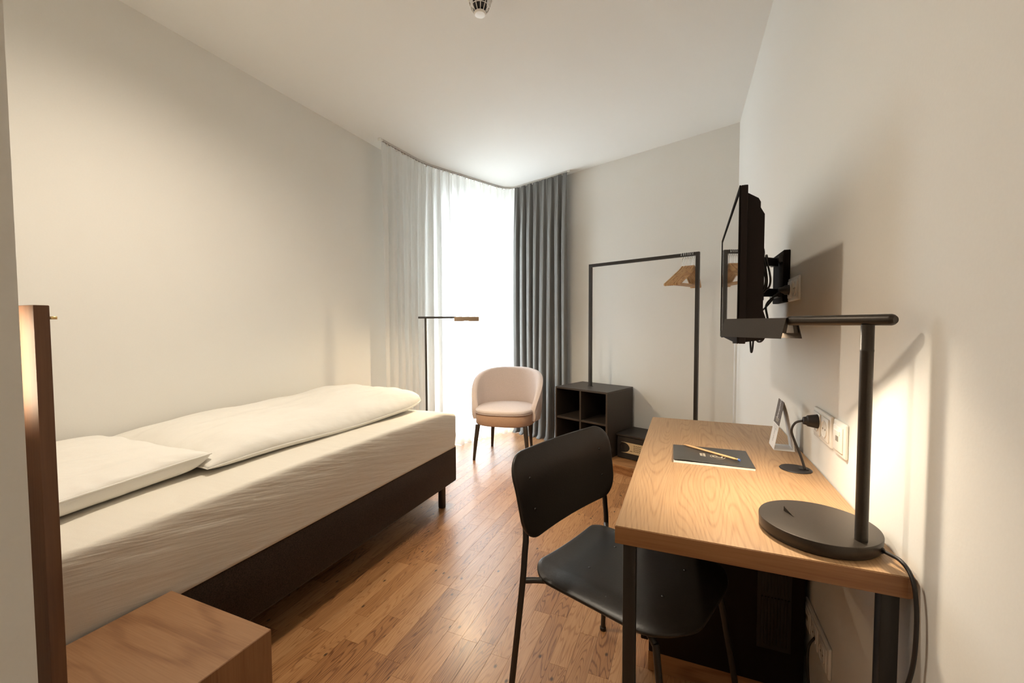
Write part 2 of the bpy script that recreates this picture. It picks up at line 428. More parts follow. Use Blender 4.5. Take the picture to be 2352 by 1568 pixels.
# bathroom block: partition beside the camera and the wall behind the headboard
wall_poly('wall_entry', [(-0.600, YB-T), (-0.600, 0.195), (-1.02, 0.195), (-1.02, 0.319), (XL-T, 0.319), (XL-T, YB-T)], -0.1, CEIL+0.1)
wall_poly('wall_front', [(-0.7, YB-T), (XR+T, YB-T), (XR+T, YB), (-0.7, YB)], -0.1, CEIL+0.1)
# ceiling
bm = bm_new(); bbox(bm, (XL-0.3, YB-0.3, CEIL), (XR+0.3, 4.9, CEIL+0.15)); structure(link_mesh('ceiling', bm, M_ceil))
# thin vertical cover strip in the far right corner
structure(box('trim_3', (XR-0.012, W0.y-0.070, 0.0), (XR+0.001, W0.y+0.006, 1.30), M_whitemetal, None, 0.002))

# ---- floor: slab with oak staves, one object per stave where they can be told apart
fl = box('floor', (XL-0.2, YB-0.2, -0.12), (XR+0.2, 4.7, -0.010), M_joint); structure(fl)
fl_loc = fl.matrix_basis.translation
SW = 0.0665
def y_end(x):
    yb = W0.y + (W0.x-x)*math.tan(-TH)             # back wall line
    if x < cornerA.x:                              # window wall line
        t = (x-cornerA.x)/(-ND.x); yb = min(yb, W(U_WIN, t).y)
    return yb
LENS = [0.24, 0.30, 0.36, 0.42, 0.48, 0.54]
plank_mesh = {}
def plank_bm(bm, L, w=SW-0.0005, x=0, y=0):
    bbox(bm, (x-w/2, y-L/2+0.0002, -0.010), (x+w/2, y+L/2-0.0002, 0.0), 0.0003, 1)
for L in LENS:
    bm = bm_new(); plank_bm(bm, L); me = bpy.data.meshes.new('plank'); bm.to_mesh(me); bm.free(); me.materials.append(M_plank); plank_mesh[L] = me
staves = []
nr = int((XR-XL)/SW)+1
for i in range(nr):
    x = XL + SW*(i+0.5)
    if x > XR + 0.02: continue
    y = -1.70 - random.random()*0.3; ye = y_end(x)+0.02
    while y < ye:
        L = random.choice(LENS)
        if y+L > ye+0.12: L = LENS[0]
        staves.append((x, y+L/2, L)); y += L
def seen(s):
    x, y, L = s
    if y < 0.30 or x < -1.75: return False
    if x > -0.10 and 1.40 < y < 1.92: return False
    p = Vector((x, y, 0))-Vector((0, 0, CAM_H)); d = p.dot(Fv)
    if d < 0.25: return False
    px = 1176+962.2*p.dot(R2)/d; py = 784-962.2*p.dot(U2)/d
    return -100 < px < 2452 and py < 1760
cand = sorted([s for s in staves if seen(s)], key=lambda s: (Vector((s[0], s[1], 0))-Vector((0, 0, CAM_H))).length)[:298]
cs = set(cand)
for s in cand:
    o = bpy.data.objects.new('plank', plank_mesh[s[2]]); COL.objects.link(o); o.location = (s[0], s[1], 0); o.parent = fl
bm = bm_new()
for s in staves:
    if s not in cs: plank_bm(bm, s[2], x=s[0], y=s[1])
o = link_mesh('planks', bm, M_plank, fl); o['kind'] = 'stuff'

# ================================================================== BED
BX0, BX1, BY0, BY1 = -2.325, -1.362, 0.350, 2.350
bed = root('bed', ((BX0+BX1)/2, (BY0+BY1)/2, 0), 'single boxspring bed with white fitted sheet on a dark brown base along left wall', 'bed')
box('bed_base', (BX0, BY0, 0.140), (BX1, BY1, 0.372), M_base, bed, 0.012, 3)
for lx, ly in ((BX1-0.045, BY1-0.11), (BX0+0.06, BY1-0.11), (BX1-0.045, BY0+0.11), (BX0+0.06, BY0+0.11)):
    bm = bm_new(); lathe(bm, [(0.021, 0.0), (0.023, 0.004), (0.023, 0.142)], (lx, ly, 0), 20)
    link_mesh('leg', bm, M_black, bed, True, 40)
def mattress():
    bm = bm_new(); nx, ny = 60, 120
    x0, x1, y0, y1, z0, z1 = BX0+0.005, BX1+0.004, BY0+0.003, BY1+0.004, 0.368, 0.612
    # shell built as rings: superellipse section in xy, profile in z
    prof = [(0.0, z0), (-0.003, z0+0.01), (0.005, z0+0.07), (0.006, z1-0.09), (0.006, z1-0.040), (0.005, z1-0.016), (0.002, z1-0.007), (-0.004, z1-0.001), (-0.014, z1), (-0.040, z1+0.001), (-0.11, z1+0.002), (-0.22, z1+0.003), (-0.36, z1+0.003), (-0.46, z1+0.003)]
    def outline(off, n=180):
        pts = []; rc = max(0.02, 0.035+off); X0, X1, Y0, Y1 = x0-off, x1+off, y0-off, y1+off
        hw, hh = (X1-X0)/2, (Y1-Y0)/2; rc = min(rc, hw*0.9)
        per = [(hw-rc, hh, 0)]
        corners = [((X1-rc), (Y1-rc), 0), ((X0+rc), (Y1-rc), PI/2), ((X0+rc), (Y0+rc), PI), ((X1-rc), (Y0+rc), 1.5*PI)]
        ns = [10, 34, 10, 34]
        for q, (cx, cy, a0) in enumerate(corners):
            for k in range(7):
                an = a0+PI/2*k/6; pts.append(Vector((cx+rc*math.cos(an), cy+rc*math.sin(an), 0)))
            nx_ = corners[(q+1) % 4]; an = a0+PI/2
            e0 = Vector((cx+rc*math.cos(an), cy+rc*math.sin(an), 0)); e1 = Vector((nx_[0]+rc*math.cos(an), nx_[1]+rc*math.sin(an), 0))
            m_ = ns[q]
            for k in range(1, m_): pts.append(e0.lerp(e1, k/m_))
        return pts
    rings = []
    for off, z in prof:
        ring = []
        for p in outline(off):
            t = (z-z0)/(z1-z0)
            nz = noise.noise(Vector((p.x*4, p.y*3, z*5)))*0.005*min(1, t*2)
            dz = 0
            if t > 0.6:
                dz = 0.006*noise.noise(Vector((p.x*3+5, p.y*2.2, 0))) + 0.012*math.sin(PI*(p.y-BY0)/2.0)
                e = max(0, (p.y-(BY1-0.26))/0.26); dz -= 0.038*e*e       # the topper dips towards the foot end
            ring.append(bm.verts.new((p.x+nz*(1 if p.x > -1.8 else 0), p.y, z+dz)))
        rings.append(ring)
    n = len(rings[0])
    for a, b in zip(rings, rings[1:]):
        for k in range(n): bm.faces.new((a[k], a[(k+1) % n], b[(k+1) % n], b[k]))
    bm.faces.new(rings[-1]); bm.faces.new(list(reversed(rings[0])))
    return bm
o = link_mesh('mattress', mattress(), M_sheet, bed, True)
o['label'] = 'mattress under a cream white fitted sheet'

def cushion(corners, thick, base_z, nx=70, ny=110, pinch=0.55, seed=0, wr=0.006, edge=0.5, sag=0.0, top_only_bias=0.7, lift=None, eu=3.0, ev=5.0, cre=0.004, eb=6.0, rnd_far=0.0, tw=None):
    """Stuffed cushion over a quadrilateral outline: corners (x0y0, x1y0, x1y1, x0y1)."""
    bm = bm_new(); c = [Vector(q) for q in corners]
    top, bot = {}, {}
    for i in range(nx+1):
        for j in range(ny+1):
            u, v = i/nx, j/ny; U, V = 2*u-1, 2*v-1
            # concave sides between pointed corners
            ku = 1 - pinch*0.06*(1-abs(V)**2.0); kv = 1 - pinch*0.04*(1-abs(U)**2.0)
            rd = rnd_far*(abs(U)**5)*(max(0, V)**5)
            uu, vv = (U*(ku-rd)+1)/2, (V*(kv-rd*0.5)+1)/2
            p = (c[0]*(1-uu)+c[1]*uu)*(1-vv) + (c[3]*(1-uu)+c[2]*uu)*vv
            h = (max(0, 1-abs(U)**eu)**edge)*(max(0, 1-abs(V)**ev)**edge)
            nz = noise.noise(Vector((p.x*5+seed, p.y*4, seed)))*wr*1.6 + noise.noise(Vector((p.x*16+seed, p.y*6, seed*2)))*wr*0.8
            ed = 1-max(abs(U), abs(V))
            creases = cre*math.sin(p.y*70+3*noise.noise(Vector((p.x*6, p.y*6, seed)))*4)*math.exp(-ed*16)*(h > 0.02)
            lz = lift(u, v) if lift else 0
            if tw: h *= tw(u, v)
            zt = p.z+lz + h*thick*top_only_bias + (nz+creases)*min(1, h*2)
            hb = (max(0, 1-abs(U)**eb)**0.5)*(max(0, 1-abs(V)**eb)**0.5)
            zb = p.z+lz - hb*thick*(1-top_only_bias)
            top[i, j] = bm.verts.new((p.x, p.y, zt))
            bot[i, j] = top[i, j] if i in (0, nx) or j in (0, ny) else bm.verts.new((p.x, p.y, zb))
    for i in range(nx):
        for j in range(ny):
            bm.faces.new((top[i, j], top[i+1, j], top[i+1, j+1], top[i, j+1]))
            q = [bot[i, j], bot[i, j+1], bot[i+1, j+1], bot[i+1, j]]
            try: bm.faces.new(q)
            except ValueError: pass
    edge_loop = [top[i, 0].co.copy() for i in range(nx+1)]+[top[nx, j].co.copy() for j in range(1, ny+1)]+[top[i, ny].co.copy() for i in range(nx-1, -1, -1)]+[top[0, j].co.copy() for j in range(ny-1, 0, -1)]
    return bm, edge_loop
# duvet, folded lengthwise against the wall
def dl(u, v):
    return 0.006*math.sin(v*9) + 0.018*max(0, (v-0.85)/0.15)*u
bm, el = cushion([(-2.325, 0.955, 0.655), (-1.545, 0.935, 0.650), (-1.500, 2.275, 0.652), (-2.300, 2.300, 0.660)], 0.132, 0.62, 60, 150, 0.5, 3.1, 0.009, 0.55, top_only_bias=0.76, lift=dl, tw=lambda u, v: 1-0.55*max(0, 1-v/0.55)**1.1*(1-0.7*u), eu=3.4, ev=10.0, cre=0.005, eb=9.0, rnd_far=0.13)
duvet = root('duvet', (-1.9, 1.6, 0.62), 'long white duvet folded lengthwise on the bed against left wall', 'duvet')
link_mesh('duvet_cover', bm, M_duvet, duvet, True)
bm = bm_new(); tube(bm, el+[el[0]], 0.0022, 6, False); link_mesh('seam', bm, M_duvet, duvet, True)
# pillow overlapping its near end
def plf(u, v):
    return 0.022*max(0, v-0.55)*(0.6+0.6*u) + 0.016*math.exp(-((v-0.45)/0.2)**2)*(1-u)**2
bm, el = cushion([(-2.300, 0.372, 0.692), (-1.478, 0.385, 0.688), (-1.572, 0.965, 0.682), (-2.310, 0.955, 0.678)], 0.106, 0.62, 90, 90, 1.3, 8.4, 0.008, 0.55, top_only_bias=0.42, lift=plf, eu=3.0, ev=3.6, cre=0.006, eb=12.0)
pil = root('pillow', (-1.9, 0.68, 0.62), 'white plump pillow at the head of the bed overlapping the duvet', 'pillow')
link_mesh('pillow_cover', bm, M_duvet, pil, True)
bm = bm_new(); tube(bm, el+[el[0]], 0.003, 6, False); link_mesh('seam', bm, M_duvet, pil, True)

# headboard panel seen edge-on
hb = root('headboard', (-1.64, 0.330, 0), 'tall oak headboard panel seen edge-on behind the white partition corner', 'headboard')
bm = bm_new(); bbox(bm, (-2.335, 0.3205, 0.0), (-0.940, 0.3395, 1.188), 0.0015, 2); link_mesh('panel', bm, M_head, hb, True, 35)
bm = bm_new(); tube(bm, [(-0.944, 0.339, 1.168), (-0.939, 0.347, 1.168)], 0.0025, 10); link_mesh('brass_pin', bm, M_gold, hb, True)
# nightstand : open cube standing beside the bed
ns = root('nightstand', (-1.14, 0.53, 0), 'low oak cube nightstand between the bed and the bottom left of view', 'nightstand')
NX0, NX1, NY0, NY1, NZ = -1.345, -0.942, 0.342, 0.706, 0.400
box('top_board', (NX0, NY0, NZ-0.019), (NX1-0.0008, NY1, NZ), M_night, ns, 0.001, 1)
box('side_board', (NX1-0.019, NY0, 0.0), (NX1, NY1, NZ-0.0008), M_nightside, ns, 0.001, 1)
box('side_board', (NX0, NY0, 0.0), (NX0+0.019, NY1, NZ-0.020), M_nightside, ns, 0.001, 1)
box('shelf', (NX0+0.0195, NY0, 0.05), (NX1-0.0195, NY1-0.002, 0.069), M_night, ns, 0.001, 1)
box('back_board', (NX0+0.0195, NY0, 0.070), (NX1-0.0195, NY0+0.012, NZ-0.0195), M_night, ns, 0)

# ================================================================== DESK
DX0, DX1, DY0, DY1, DZ = -0.125, 0.346, 0.842, 1.905, 0.750
desk = root('desk', ((DX0+DX1)/2, (DY0+DY1)/2, 0), 'oak topped desk with thin black steel legs along right wall', 'desk')
def desk_top():
    bm = bm_new(); r = 0.012
    poly = [(DX0, DY0), (DX1-r, DY0)] + [(DX1-r+r*math.sin(a), DY0+r-r*math.cos(a)) for a in (PI/8, PI/4, 3*PI/8, PI/2)] + [(DX1, DY1), (DX0, DY1)]
    prism(bm, [Vector((x, y, DZ-0.036)) for x, y in poly], (0, 0, 0.036))
    es = [e for e in bm.edges if abs(e.verts[0].co.z-e.verts[1].co.z) < 1e-6]
    bmesh.ops.bevel(bm, geom=es, offset=0.0012, segments=2, affect='EDGES')
    bm.normal_update()
    for f in bm.faces:
        if abs(f.normal.z) < 0.7: f.material_index = 1
    return bm
link_mesh('desktop', desk_top(), [M_desk, M_deskedge], desk)
for lx, ly in ((DX0+0.014, DY0+0.016), (DX1-0.040, DY0+0.016), (DX0+0.014, DY1-0.040), (DX1-0.040, DY1-0.040)):
    box('leg', (lx, ly, 0), (lx+0.025, ly+0.025, DZ-0.0365), M_black, desk, 0.0015)
box('frame_bar', (DX0+0.0395, DY0+0.018, DZ-0.044), (DX1-0.0405, DY0+0.038, DZ-0.0365), M_black, desk, 0.0015)
box('frame_bar', (DX0+0.0395, DY1-0.038, DZ-0.044), (DX1-0.0405, DY1-0.018, DZ-0.0365), M_black, desk, 0.0015)
box('frame_bar', (DX0+0.016, DY0+0.0415, DZ-0.044), (DX0+0.037, DY1-0.0405, DZ-0.0365), M_black, desk, 0.0015)
box('frame_bar', (DX1-0.038, DY0+0.0415, DZ-0.044), (DX1-0.017, DY1-0.0405, DZ-0.0365), M_black, desk, 0.0015)

# ---- table lamp
def shade(bm, s0, s1, org, d, top_w, bot_w, h, t=0.0012):
    """bent sheet channel open downwards, from org+d*s0 to org+d*s1"""
    d = Vector(d).normalized(); p = Vector((0, 0, 1)).cross(d).normalized(); o = Vector(org)
    prof = [(-bot_w, -h), (-top_w, 0.0), (top_w, 0.0), (bot_w, -h)]
    inner = [(bot_w-t*1.3, -h), (top_w-t*0.8, -t), (-top_w+t*0.8, -t), (-bot_w+t*1.3, -h)]
    poly = prof+inner
    prism(bm, [o+d*s0+p*a+Vector((0, 0, b)) for a, b in poly], d*(s1-s0))
AD = Vector((-0.575, 0.817, 0)).normalized()
tl = root('table_lamp', (0.240, 0.955, 0.75), 'black table lamp with round base on the near right of the desk', 'lamp')
bm = bm_new(); lathe(bm, [(0.0, 0.0005), (0.094, 0.0005), (0.0955, 0.002), (0.0965, 0.004), (0.0975, 0.0225), (0.0965, 0.0245), (0.094, 0.025), (0.0, 0.0252)], (0.240, 0.955, 0.75), 96)
base_o = link_mesh('base', bm, M_lamp, tl, True, 40)
PX, PY = 0.290, 0.897
bm = bm_new(); lathe(bm, [(0.0095, 0.0), (0.0095, 0.330), (0.0098, 0.331), (0.0098, 0.334), (0.0095, 0.335), (0.0095, 0.377)], (PX, PY, 0.775), 28)
link_mesh('pole', bm, M_lamp, tl, True, 40)
ZA = 1.160
arm0 = Vector((PX, PY, ZA)) - AD*0.043; arm1 = Vector((PX, PY, ZA)) + AD*0.155
bm = bm_new(); pts = [arm0, arm0+AD*0.003, arm0+AD*0.006, arm1]; tube(bm, pts, 0.0095, 24, True, [0.006, 0.0085, 0.0095, 0.0095])
link_mesh('arm', bm, M_lamp, tl, True, 50)
bm = bm_new(); shade(bm, 0.150, 0.326, (PX, PY, ZA+0.006), AD, 0.014, 0.027, 0.043)
shade_o = link_mesh('lamp_shade', bm, M_lamp, tl)
bm = bm_new(); q = Vector((PX, PY, ZA-0.001)); sd = Vector((0, 0, 1)).cross(AD)
vs = [q+AD*0.195-sd*0.009, q+AD*0.295-sd*0.009, q+AD*0.295+sd*0.009, q+AD*0.195+sd*0.009]
prism(bm, vs, (0, 0, 0.004)); link_mesh('led_strip', bm, M_led, shade_o)
bm = bm_new()
k0 = Vector((0.190, 0.982, 0.7755)); kd = Vector((0.42, -0.9, 0)).normalized(); kp = Vector((0, 0, 1)).cross(kd)
prism(bm, [k0, k0+kd*0.028, k0+Vector((0, 0, 0.009))], kp*0.0022)
link_mesh('switch', bm, M_lamp, base_o)
# lamp cord out of the base and over the front edge
pts = [(0.318, 0.905, 0.760), (0.325, 0.890, 0.762), (0.3330, 0.862, 0.764), (0.3360, 0.835, 0.752), (0.3370, 0.822, 0.715), (0.3360, 0.818, 0.66), (0.3340, 0.822, 0.61), (0.325, 0.828, 0.55), (0.312, 0.832, 0.47), (0.308, 0.835, 0.38), (0.32, 0.83, 0.25), (0.322, 0.83, 0.03)]
cable('cord', pts, 0.0032, M_pl, tl)
bm = bm_new(); tube(bm, [(0.312, 0.913, 0.760), (0.321, 0.899, 0.761)], 0.0052, 12); link_mesh('cord_grip', bm, M_pl, tl, True, 40)
bm = bm_new(); shade(bm, 0.153, 0.192, (PX, PY, ZA+0.0045), AD, 0.0125, 0.0215, 0.030, 0.0090); link_mesh('end_light_blocker', bm, M_lamp, tl)  # block added to keep LED light off the near end of the shade
L1 = area('table_lamp_light', Vector((PX, PY, ZA-0.004))+AD*0.245, Vector((PX, PY, 0))+AD*0.245, 0.10, 3.0, (1.0, 0.84, 0.64), size_y=0.02)
L1.rotation_euler = (0, 0, math.atan2(AD.y, AD.x)); L1.parent = None

# ---- grommet disc with power cord to the wall
gr = root('cable_grommet', (0.289, 1.360, 0.75), 'flat black round cable outlet set in the desktop', 'cable outlet')
bm = bm_new(); lathe(bm, [(0.0, 0.0002), (0.038, 0.0002), (0.039, 0.0012), (0.037, 0.003), (0.0, 0.0032)], (0.289, 1.360, 0.75), 48); link_mesh('disc', bm, M_pl, gr, True, 40)
bm = bm_new(); bbox(bm, (0.296, 1.350, 0.7532), (0.318, 1.366, 0.7556), 0.0006, 1); link_mesh('flap', bm, M_pl, gr)
pc_ = root('power_cord', (0.305, 1.355, 0.752), 'black cord with plug looping from desktop outlet to wall socket', 'power cord')
cable('cord', [(0.309, 1.352, 0.755), (0.300, 1.362, 0.790), (0.286, 1.372, 0.830), (0.280, 1.373, 0.856), (0.288, 1.369, 0.878), (0.304, 1.365, 0.886)], 0.0032, M_pl, pc_)
am = frame_from((1, 0, 0.0)); pcn = Vector((0.3085, 1.364, 0.887))
bm = bm_new(); lathe(bm, [(0.006, -0.005), (0.010, -0.004), (0.0115, 0.003), (0.0150, 0.006), (0.0190, 0.027), (0.0195, 0.0285)], pcn, 28, am.to_4x4().to_3x3()); link_mesh('plug', bm, M_pl, pc_, True, 35)

# ---- sockets
def gang_frame(name, n, loc, label, kinds, size=0.081, pitch=0.0715):
    """wall plate on the right wall; local x points into the room (-X world), y along the wall"""
    r = root(name, loc, label, 'wall socket' if 'socket' in name else 'data outlet')
    Lx, Ly, Lz = r.location
    w = size+pitch*(n-1); X = XR
    bm = bm_new(); bbox(bm, (X-0.008, Ly-w/2, Lz-size/2), (X-0.0003, Ly+w/2, Lz+size/2), 0.0035, 3)
    link_mesh('frame', bm, M_white, r, True, 50)
    for k in range(n):
        cy = Ly - (n-1)*pitch/2 + k*pitch
        bm = bm_new(); bbox(bm, (X-0.0115, cy-0.030, Lz-0.030), (X-0.0078, cy+0.030, Lz+0.030), 0.002, 2)
        ins = link_mesh('insert', bm, M_white, r, True, 50)
        if kinds[k] == 's':
            rim = bm_new(); am = frame_from((-1, 0, 0)).to_3x3()
            lathe(rim, [(0.0225, 0.0), (0.0225, 0.0018), (0.0195, 0.0018), (0.0190, 0.0004), (0.0, 0.0003)], (X-0.0115, cy, Lz), 32, am)
            link_mesh('socket_well', rim, M_white, r, True, 40)
            for s in (-1, 1):
                h = bm_new(); lathe(h, [(0.0028, 0), (0.0026, 0.0006)], (X-0.0119, cy+s*0.0095, Lz), 10, am); link_mesh('pin_hole', h, M_shadow, r)
        else:
            h = bm_new(); bbox(h, (X-0.0125, cy-0.008, Lz-0.006), (X-0.0114, cy+0.008, Lz+0.006)); link_mesh('data_port', h, M_shadow, r)
            h = bm_new(); bbox(h, (X-0.0135, cy-0.020, Lz+0.010), (X-0.0114, cy+0.020, Lz+0.020), 0.001, 1); link_mesh('label_field', h, M_white, r)
    return r
gang_frame('wall_socket', 2, (XR, 1.340, 0.880), 'white double wall socket above the desk beside the plug', ['s', 's'])
gang_frame('data_outlet', 1, (XR, 1.205, 0.881), 'white single data outlet nearest the table lamp pole', ['d'])
gang_frame('wall_socket', 3, (XR, 1.345, 0.303), 'white triple wall socket low on the wall under the desk', ['s', 's', 'd'])
gang_frame('wall_socket', 2, (XR, 1.700, 1.272), 'white double wall socket behind the television', ['s', 's'])
lc = root('extension_lead', (0.335, 1.26, 0.0), 'black cord hanging from the low socket under the desk', 'power cord')
cable('cord', [(0.337, 1.335, 0.300), (0.322, 1.330, 0.270), (0.318, 1.31, 0.21), (0.322, 1.28, 0.14), (0.326, 1.25, 0.08), (0.315, 1.20, 0.012), (0.30, 1.08, 0.006)], 0.003, M_pl, lc)

# ---- tent card
def tent():
    r = root('tent_card', (0.296, 1.582, 0.75), 'white and brown folded tent card standing by the wall on the desk', 'tent card')
    y0, y1 = 1.541, 1.623; A = Vector((0.268, 0, 0.751)); B = Vector((0.324, 0, 0.751)); Cc = Vector((0.2935, 0, 0.905)); t = 0.0009
    def panel(name, p, q, m, ya=y0, yb=y1, inner=None):
        d = (q-p).normalized(); n = Vector((-d.z, 0, d.x))*t
        bm = bm_new(); prism(bm, [Vector((p.x, ya, p.z)), Vector((q.x, ya, q.z)), Vector((q.x, ya, q.z))+n, Vector((p.x, ya, p.z))+n], (0, yb-ya, 0))
        return link_mesh(name, bm, m, r)
    mid = A.lerp(Cc, 0.50)
    panel('front_panel', A, mid, M_paper); o = panel('front_panel', mid, Cc, M_ink); o['label'] = 'brown printed upper half'
    # back panel in three bends, slightly bowed
    k1 = Vector((0.303, 0, 0.873)); k2 = Vector((0.3135, 0, 0.82))
    panel('back_panel', Cc, k1, M_paper); panel('back_panel', k1, k2, M_paper); panel('back_panel', k2, B, M_paper)
    panel('bottom_panel', A+Vector((0, 0, -0.0005)), B+Vector((0, 0, -0.0005)), M_paper)
    # lettering running down the front panel
    d = (Cc-A).normalized(); n = Vector((-d.z, 0, d.x))
    mm = Matrix((-d*1.0, Vector((0, -1, 0)), Vector((-d).cross(Vector((0, -1, 0))))) ).transposed().to_4x4()
    def text(s, size, p, m, shear=0.0):
        cu = bpy.data.curves.new('lettering', 'FONT'); cu.body = s; cu.size = size; cu.shear = shear; cu.extrude = 0.00008; cu.align_x = 'CENTER'; cu.align_y = 'CENTER'
        cu.materials.append(m); o = bpy.data.objects.new('lettering', cu); COL.objects.link(o)
        up = Vector((0, -1, 0)); xd = d
        zz = xd.cross(Vector((0, 1, 0)))
        if zz.x > 0: yy = Vector((0, -1, 0)); zz = xd.cross(yy)
        else: yy = Vector((0, 1, 0))
        mm = Matrix((xd, yy, zz)).transposed().to_4x4(); mm.translation = p+zz*0.0006 - r.location
        bpy.context.view_layer.update()
        me = bpy.data.meshes.new_from_object(o.evaluated_get(bpy.context.evaluated_depsgraph_get()))
        bpy.data.objects.remove(o); o = bpy.data.objects.new('lettering', me); COL.objects.link(o)
        o.parent = r; o.matrix_basis = mm
        return o
    pt = lambda f, y: Vector((A.lerp(Cc, f).x, y, A.lerp(Cc, f).z)) + Vector((-0.0006, 0, 0.0002))
    text('Sleepon', 0.020, pt(0.80, 1.582), M_paper, 0.4)
    text('smart check', 0.0085, pt(0.26, 1.580), M_ink, 0.2)
    def bars(f0, ys, w, m):
        bm = bm_new()
        for f, ya, yb in ys:
            a = A.lerp(Cc, f); c = a + d*w; n_ = Vector((d.z, 0, -d.x))*-1*0.0009
            off = Vector((-d.z, 0, d.x)); off = off if off.x < 0 else -off
            prism(bm, [Vector((a.x, ya, a.z))+off*0.0003, Vector((c.x, ya, c.z))+off*0.0003, Vector((c.x, ya, c.z))+off*0.0012, Vector((a.x, ya, a.z))+off*0.0012], (0, yb-ya, 0))
        return link_mesh('printed_lines', bm, m, r)
    bars(0, [(0.615, 1.556, 1.608), (0.585, 1.560, 1.604), (0.555, 1.566, 1.598)], 0.0015, M_inkc)
    bars(0, [(0.455, 1.550, 1.612), (0.425, 1.550, 1.612), (0.395, 1.550, 1.600)], 0.0008, M_greyink)
tent()

# ---- notebook and pencil
nb = root('notebook', (0.077, 1.38, 0.75), 'slim black covered notebook lying on the desk under a pencil', 'notebook')
NR = Matrix.Translation((0.077, 1.384, 0.75)) @ Matrix.Rotation(math.radians(1.5), 4, 'Z')
box('pages', (-0.105, -0.085, 0.0002), (0.105, 0.085, 0.0062), M_paper, nb, 0.0004, 1, NR)
bm = bm_new(); nxx = 14; rows = []
for i in range(nxx+1):
    x = -0.1055+0.211*i/nxx
    l = 0.0045*max(0, 1-abs(x+0.075)/0.13)
    rows.append([bm.verts.new(NR @ Vector((x, y, 0.0064+z+l*(1 if y < -0.03 else 0.15 if y < 0.03 else 0)))) for z in (0, 0.0008) for y in (-0.0855, -0.04, 0.0, 0.0855)])
for a, b in zip(rows, rows[1:]):
    for k in range(3):
        bm.faces.new((a[4+k], b[4+k], b[5+k], a[5+k])); bm.faces.new((a[k], a[k+1], b[k+1], b[k]))
    bm.faces.new((a[0], b[0], b[4], a[4])); bm.faces.new((a[3], a[7], b[7], b[3]))
bm.faces.new((rows[0][0], rows[0][4], rows[0][5], rows[0][1])); bm.faces.new((rows[0][1], rows[0][5], rows[0][6], rows[0][2])); bm.faces.new((rows[0][2], rows[0][6], rows[0][7], rows[0][3]))
r_ = rows[-1]
for k in range(3): bm.faces.new((r_[k], r_[k+1], r_[k+5], r_[k+4]))
bmesh.ops.recalc_face_normals(bm, faces=bm.faces)
link_mesh('cover', bm, M_cover, nb, True, 30)
# emblem: ring with a swoosh, and two rotated lines of print beside it
bm = bm_new()
EC = Vector((0.018, -0.012, 0.0084))
def flat_ring(bm, c, r0, r1, a0, a1, n=24, z=0.0):
    prev = None
    for k in range(n+1):
        a = a0+(a1-a0)*k/n
        p = NR @ Vector((c.x+r0*math.cos(a), c.y+r0*math.sin(a), c.z+z)); q = NR @ Vector((c.x+r1*math.cos(a), c.y+r1*math.sin(a), c.z+z))
        cur = (bm.verts.new(p), bm.verts.new(q))
        if prev: bm.faces.new((prev[0], prev[1], cur[1], cur[0]))
        prev = cur
flat_ring(bm, EC, 0.0190, 0.0205, 0, 2*PI, 40); flat_ring(bm, EC+Vector((-0.006, 0.001, 0)), 0.006, 0.009, PI*0.2, PI*1.6)
flat_ring(bm, EC+Vector((0.004, 0.004, 0)), 0.007, 0.010, -PI*0.9, PI*0.1); flat_ring(bm, EC+Vector((0.010, -0.008, 0)), 0.001, 0.0024, 0, 2*PI, 10)
link_mesh('emblem', bm, M_inkc, nb)
bm = bm_new()
rnd = random.Random(3)
for col_ in range(2):
    y = -0.028
    while y < 0.008:
        h = rnd.choice([0.003, 0.0038, 0.0045])
        for seg_ in range(2):
            x0 = -0.030+col_*0.0085+seg_*0.0035
            pp = [NR @ Vector(q) for q in ((x0, y, 0.0088), (x0+0.0026, y, 0.0088), (x0+0.0026, y+h-0.0008, 0.0088), (x0, y+h-0.0008, 0.0088))]
            bm.faces.new([bm.verts.new(q) for q in pp])
        y += h
link_mesh('printed_name', bm, M_inkc, nb)
pe = root('pencil', (0.07, 1.39, 0.762), 'natural wood pencil with blue eraser lying across the notebook', 'pencil')
pa = Vector((0.150, 1.347, 0.7625)); pb = Vector((0.000, 1.468, 0.7600)); pdir = (pb-pa).normalized()
bm = bm_new(); tube(bm, [pa+pdir*0.012, pb-pdir*0.018], 0.0035, 6); link_mesh('barrel', bm, M_pencil, pe)
bm = bm_new(); tube(bm, [pb-pdir*0.018, pb], 0.0035, 6, True, [0.0035, 0.0006]); link_mesh('tip', bm, M_pencil, pe)
bm = bm_new(); tube(bm, [pa+pdir*0.004, pa+pdir*0.013], 0.0037, 12); link_mesh('ferrule', bm, M_gold, pe, True, 40)
bm = bm_new(); tube(bm, [pa-pdir*0.002, pa+pdir*0.005], 0.0034, 12); link_mesh('eraser', bm, M_blue, pe, True, 40)

# ================================================================== MINIBAR under the desk
mp = root('minibar_plinth', (0.11, 1.63, 0), 'low wooden plinth under the minibar below the desk', 'plinth')
box('plinth_board', (-0.10, 1.425, 0.0), (0.343, 1.84, 0.066), M_plinth, mp, 0.001, 1)
mb = root('minibar', (0.11, 1.63, 0.066), 'black minibar fridge standing under the desk behind the chair', 'minibar')
MB = (-0.0985, 1.420, 0.067, 0.334, 1.835, 0.640)
box('body', MB[:3], MB[3:], M_tvb, mb, 0.004, 2)
box('door', (-0.124, 1.422, 0.102), (-0.100, 1.833, 0.640), M_tvb, mb, 0.003, 2)
box('door_handle', (-0.130, 1.430, 0.50), (-0.1245, 1.445, 0.62), M_pl, mb, 0.001, 1)
vent = box('vent_panel', (0.212, 1.4165, 0.180), (0.300, 1.4195, 0.520), M_pl, mb, 0.0008, 1)
for k in range(9):
    x = 0.222+k*0.0085
    for z0, z1 in ((0.195, 0.340), (0.352, 0.505)):
        box('slat', (x, 1.4125, z0), (x+0.004, 1.4163, z1), M_pl, vent)
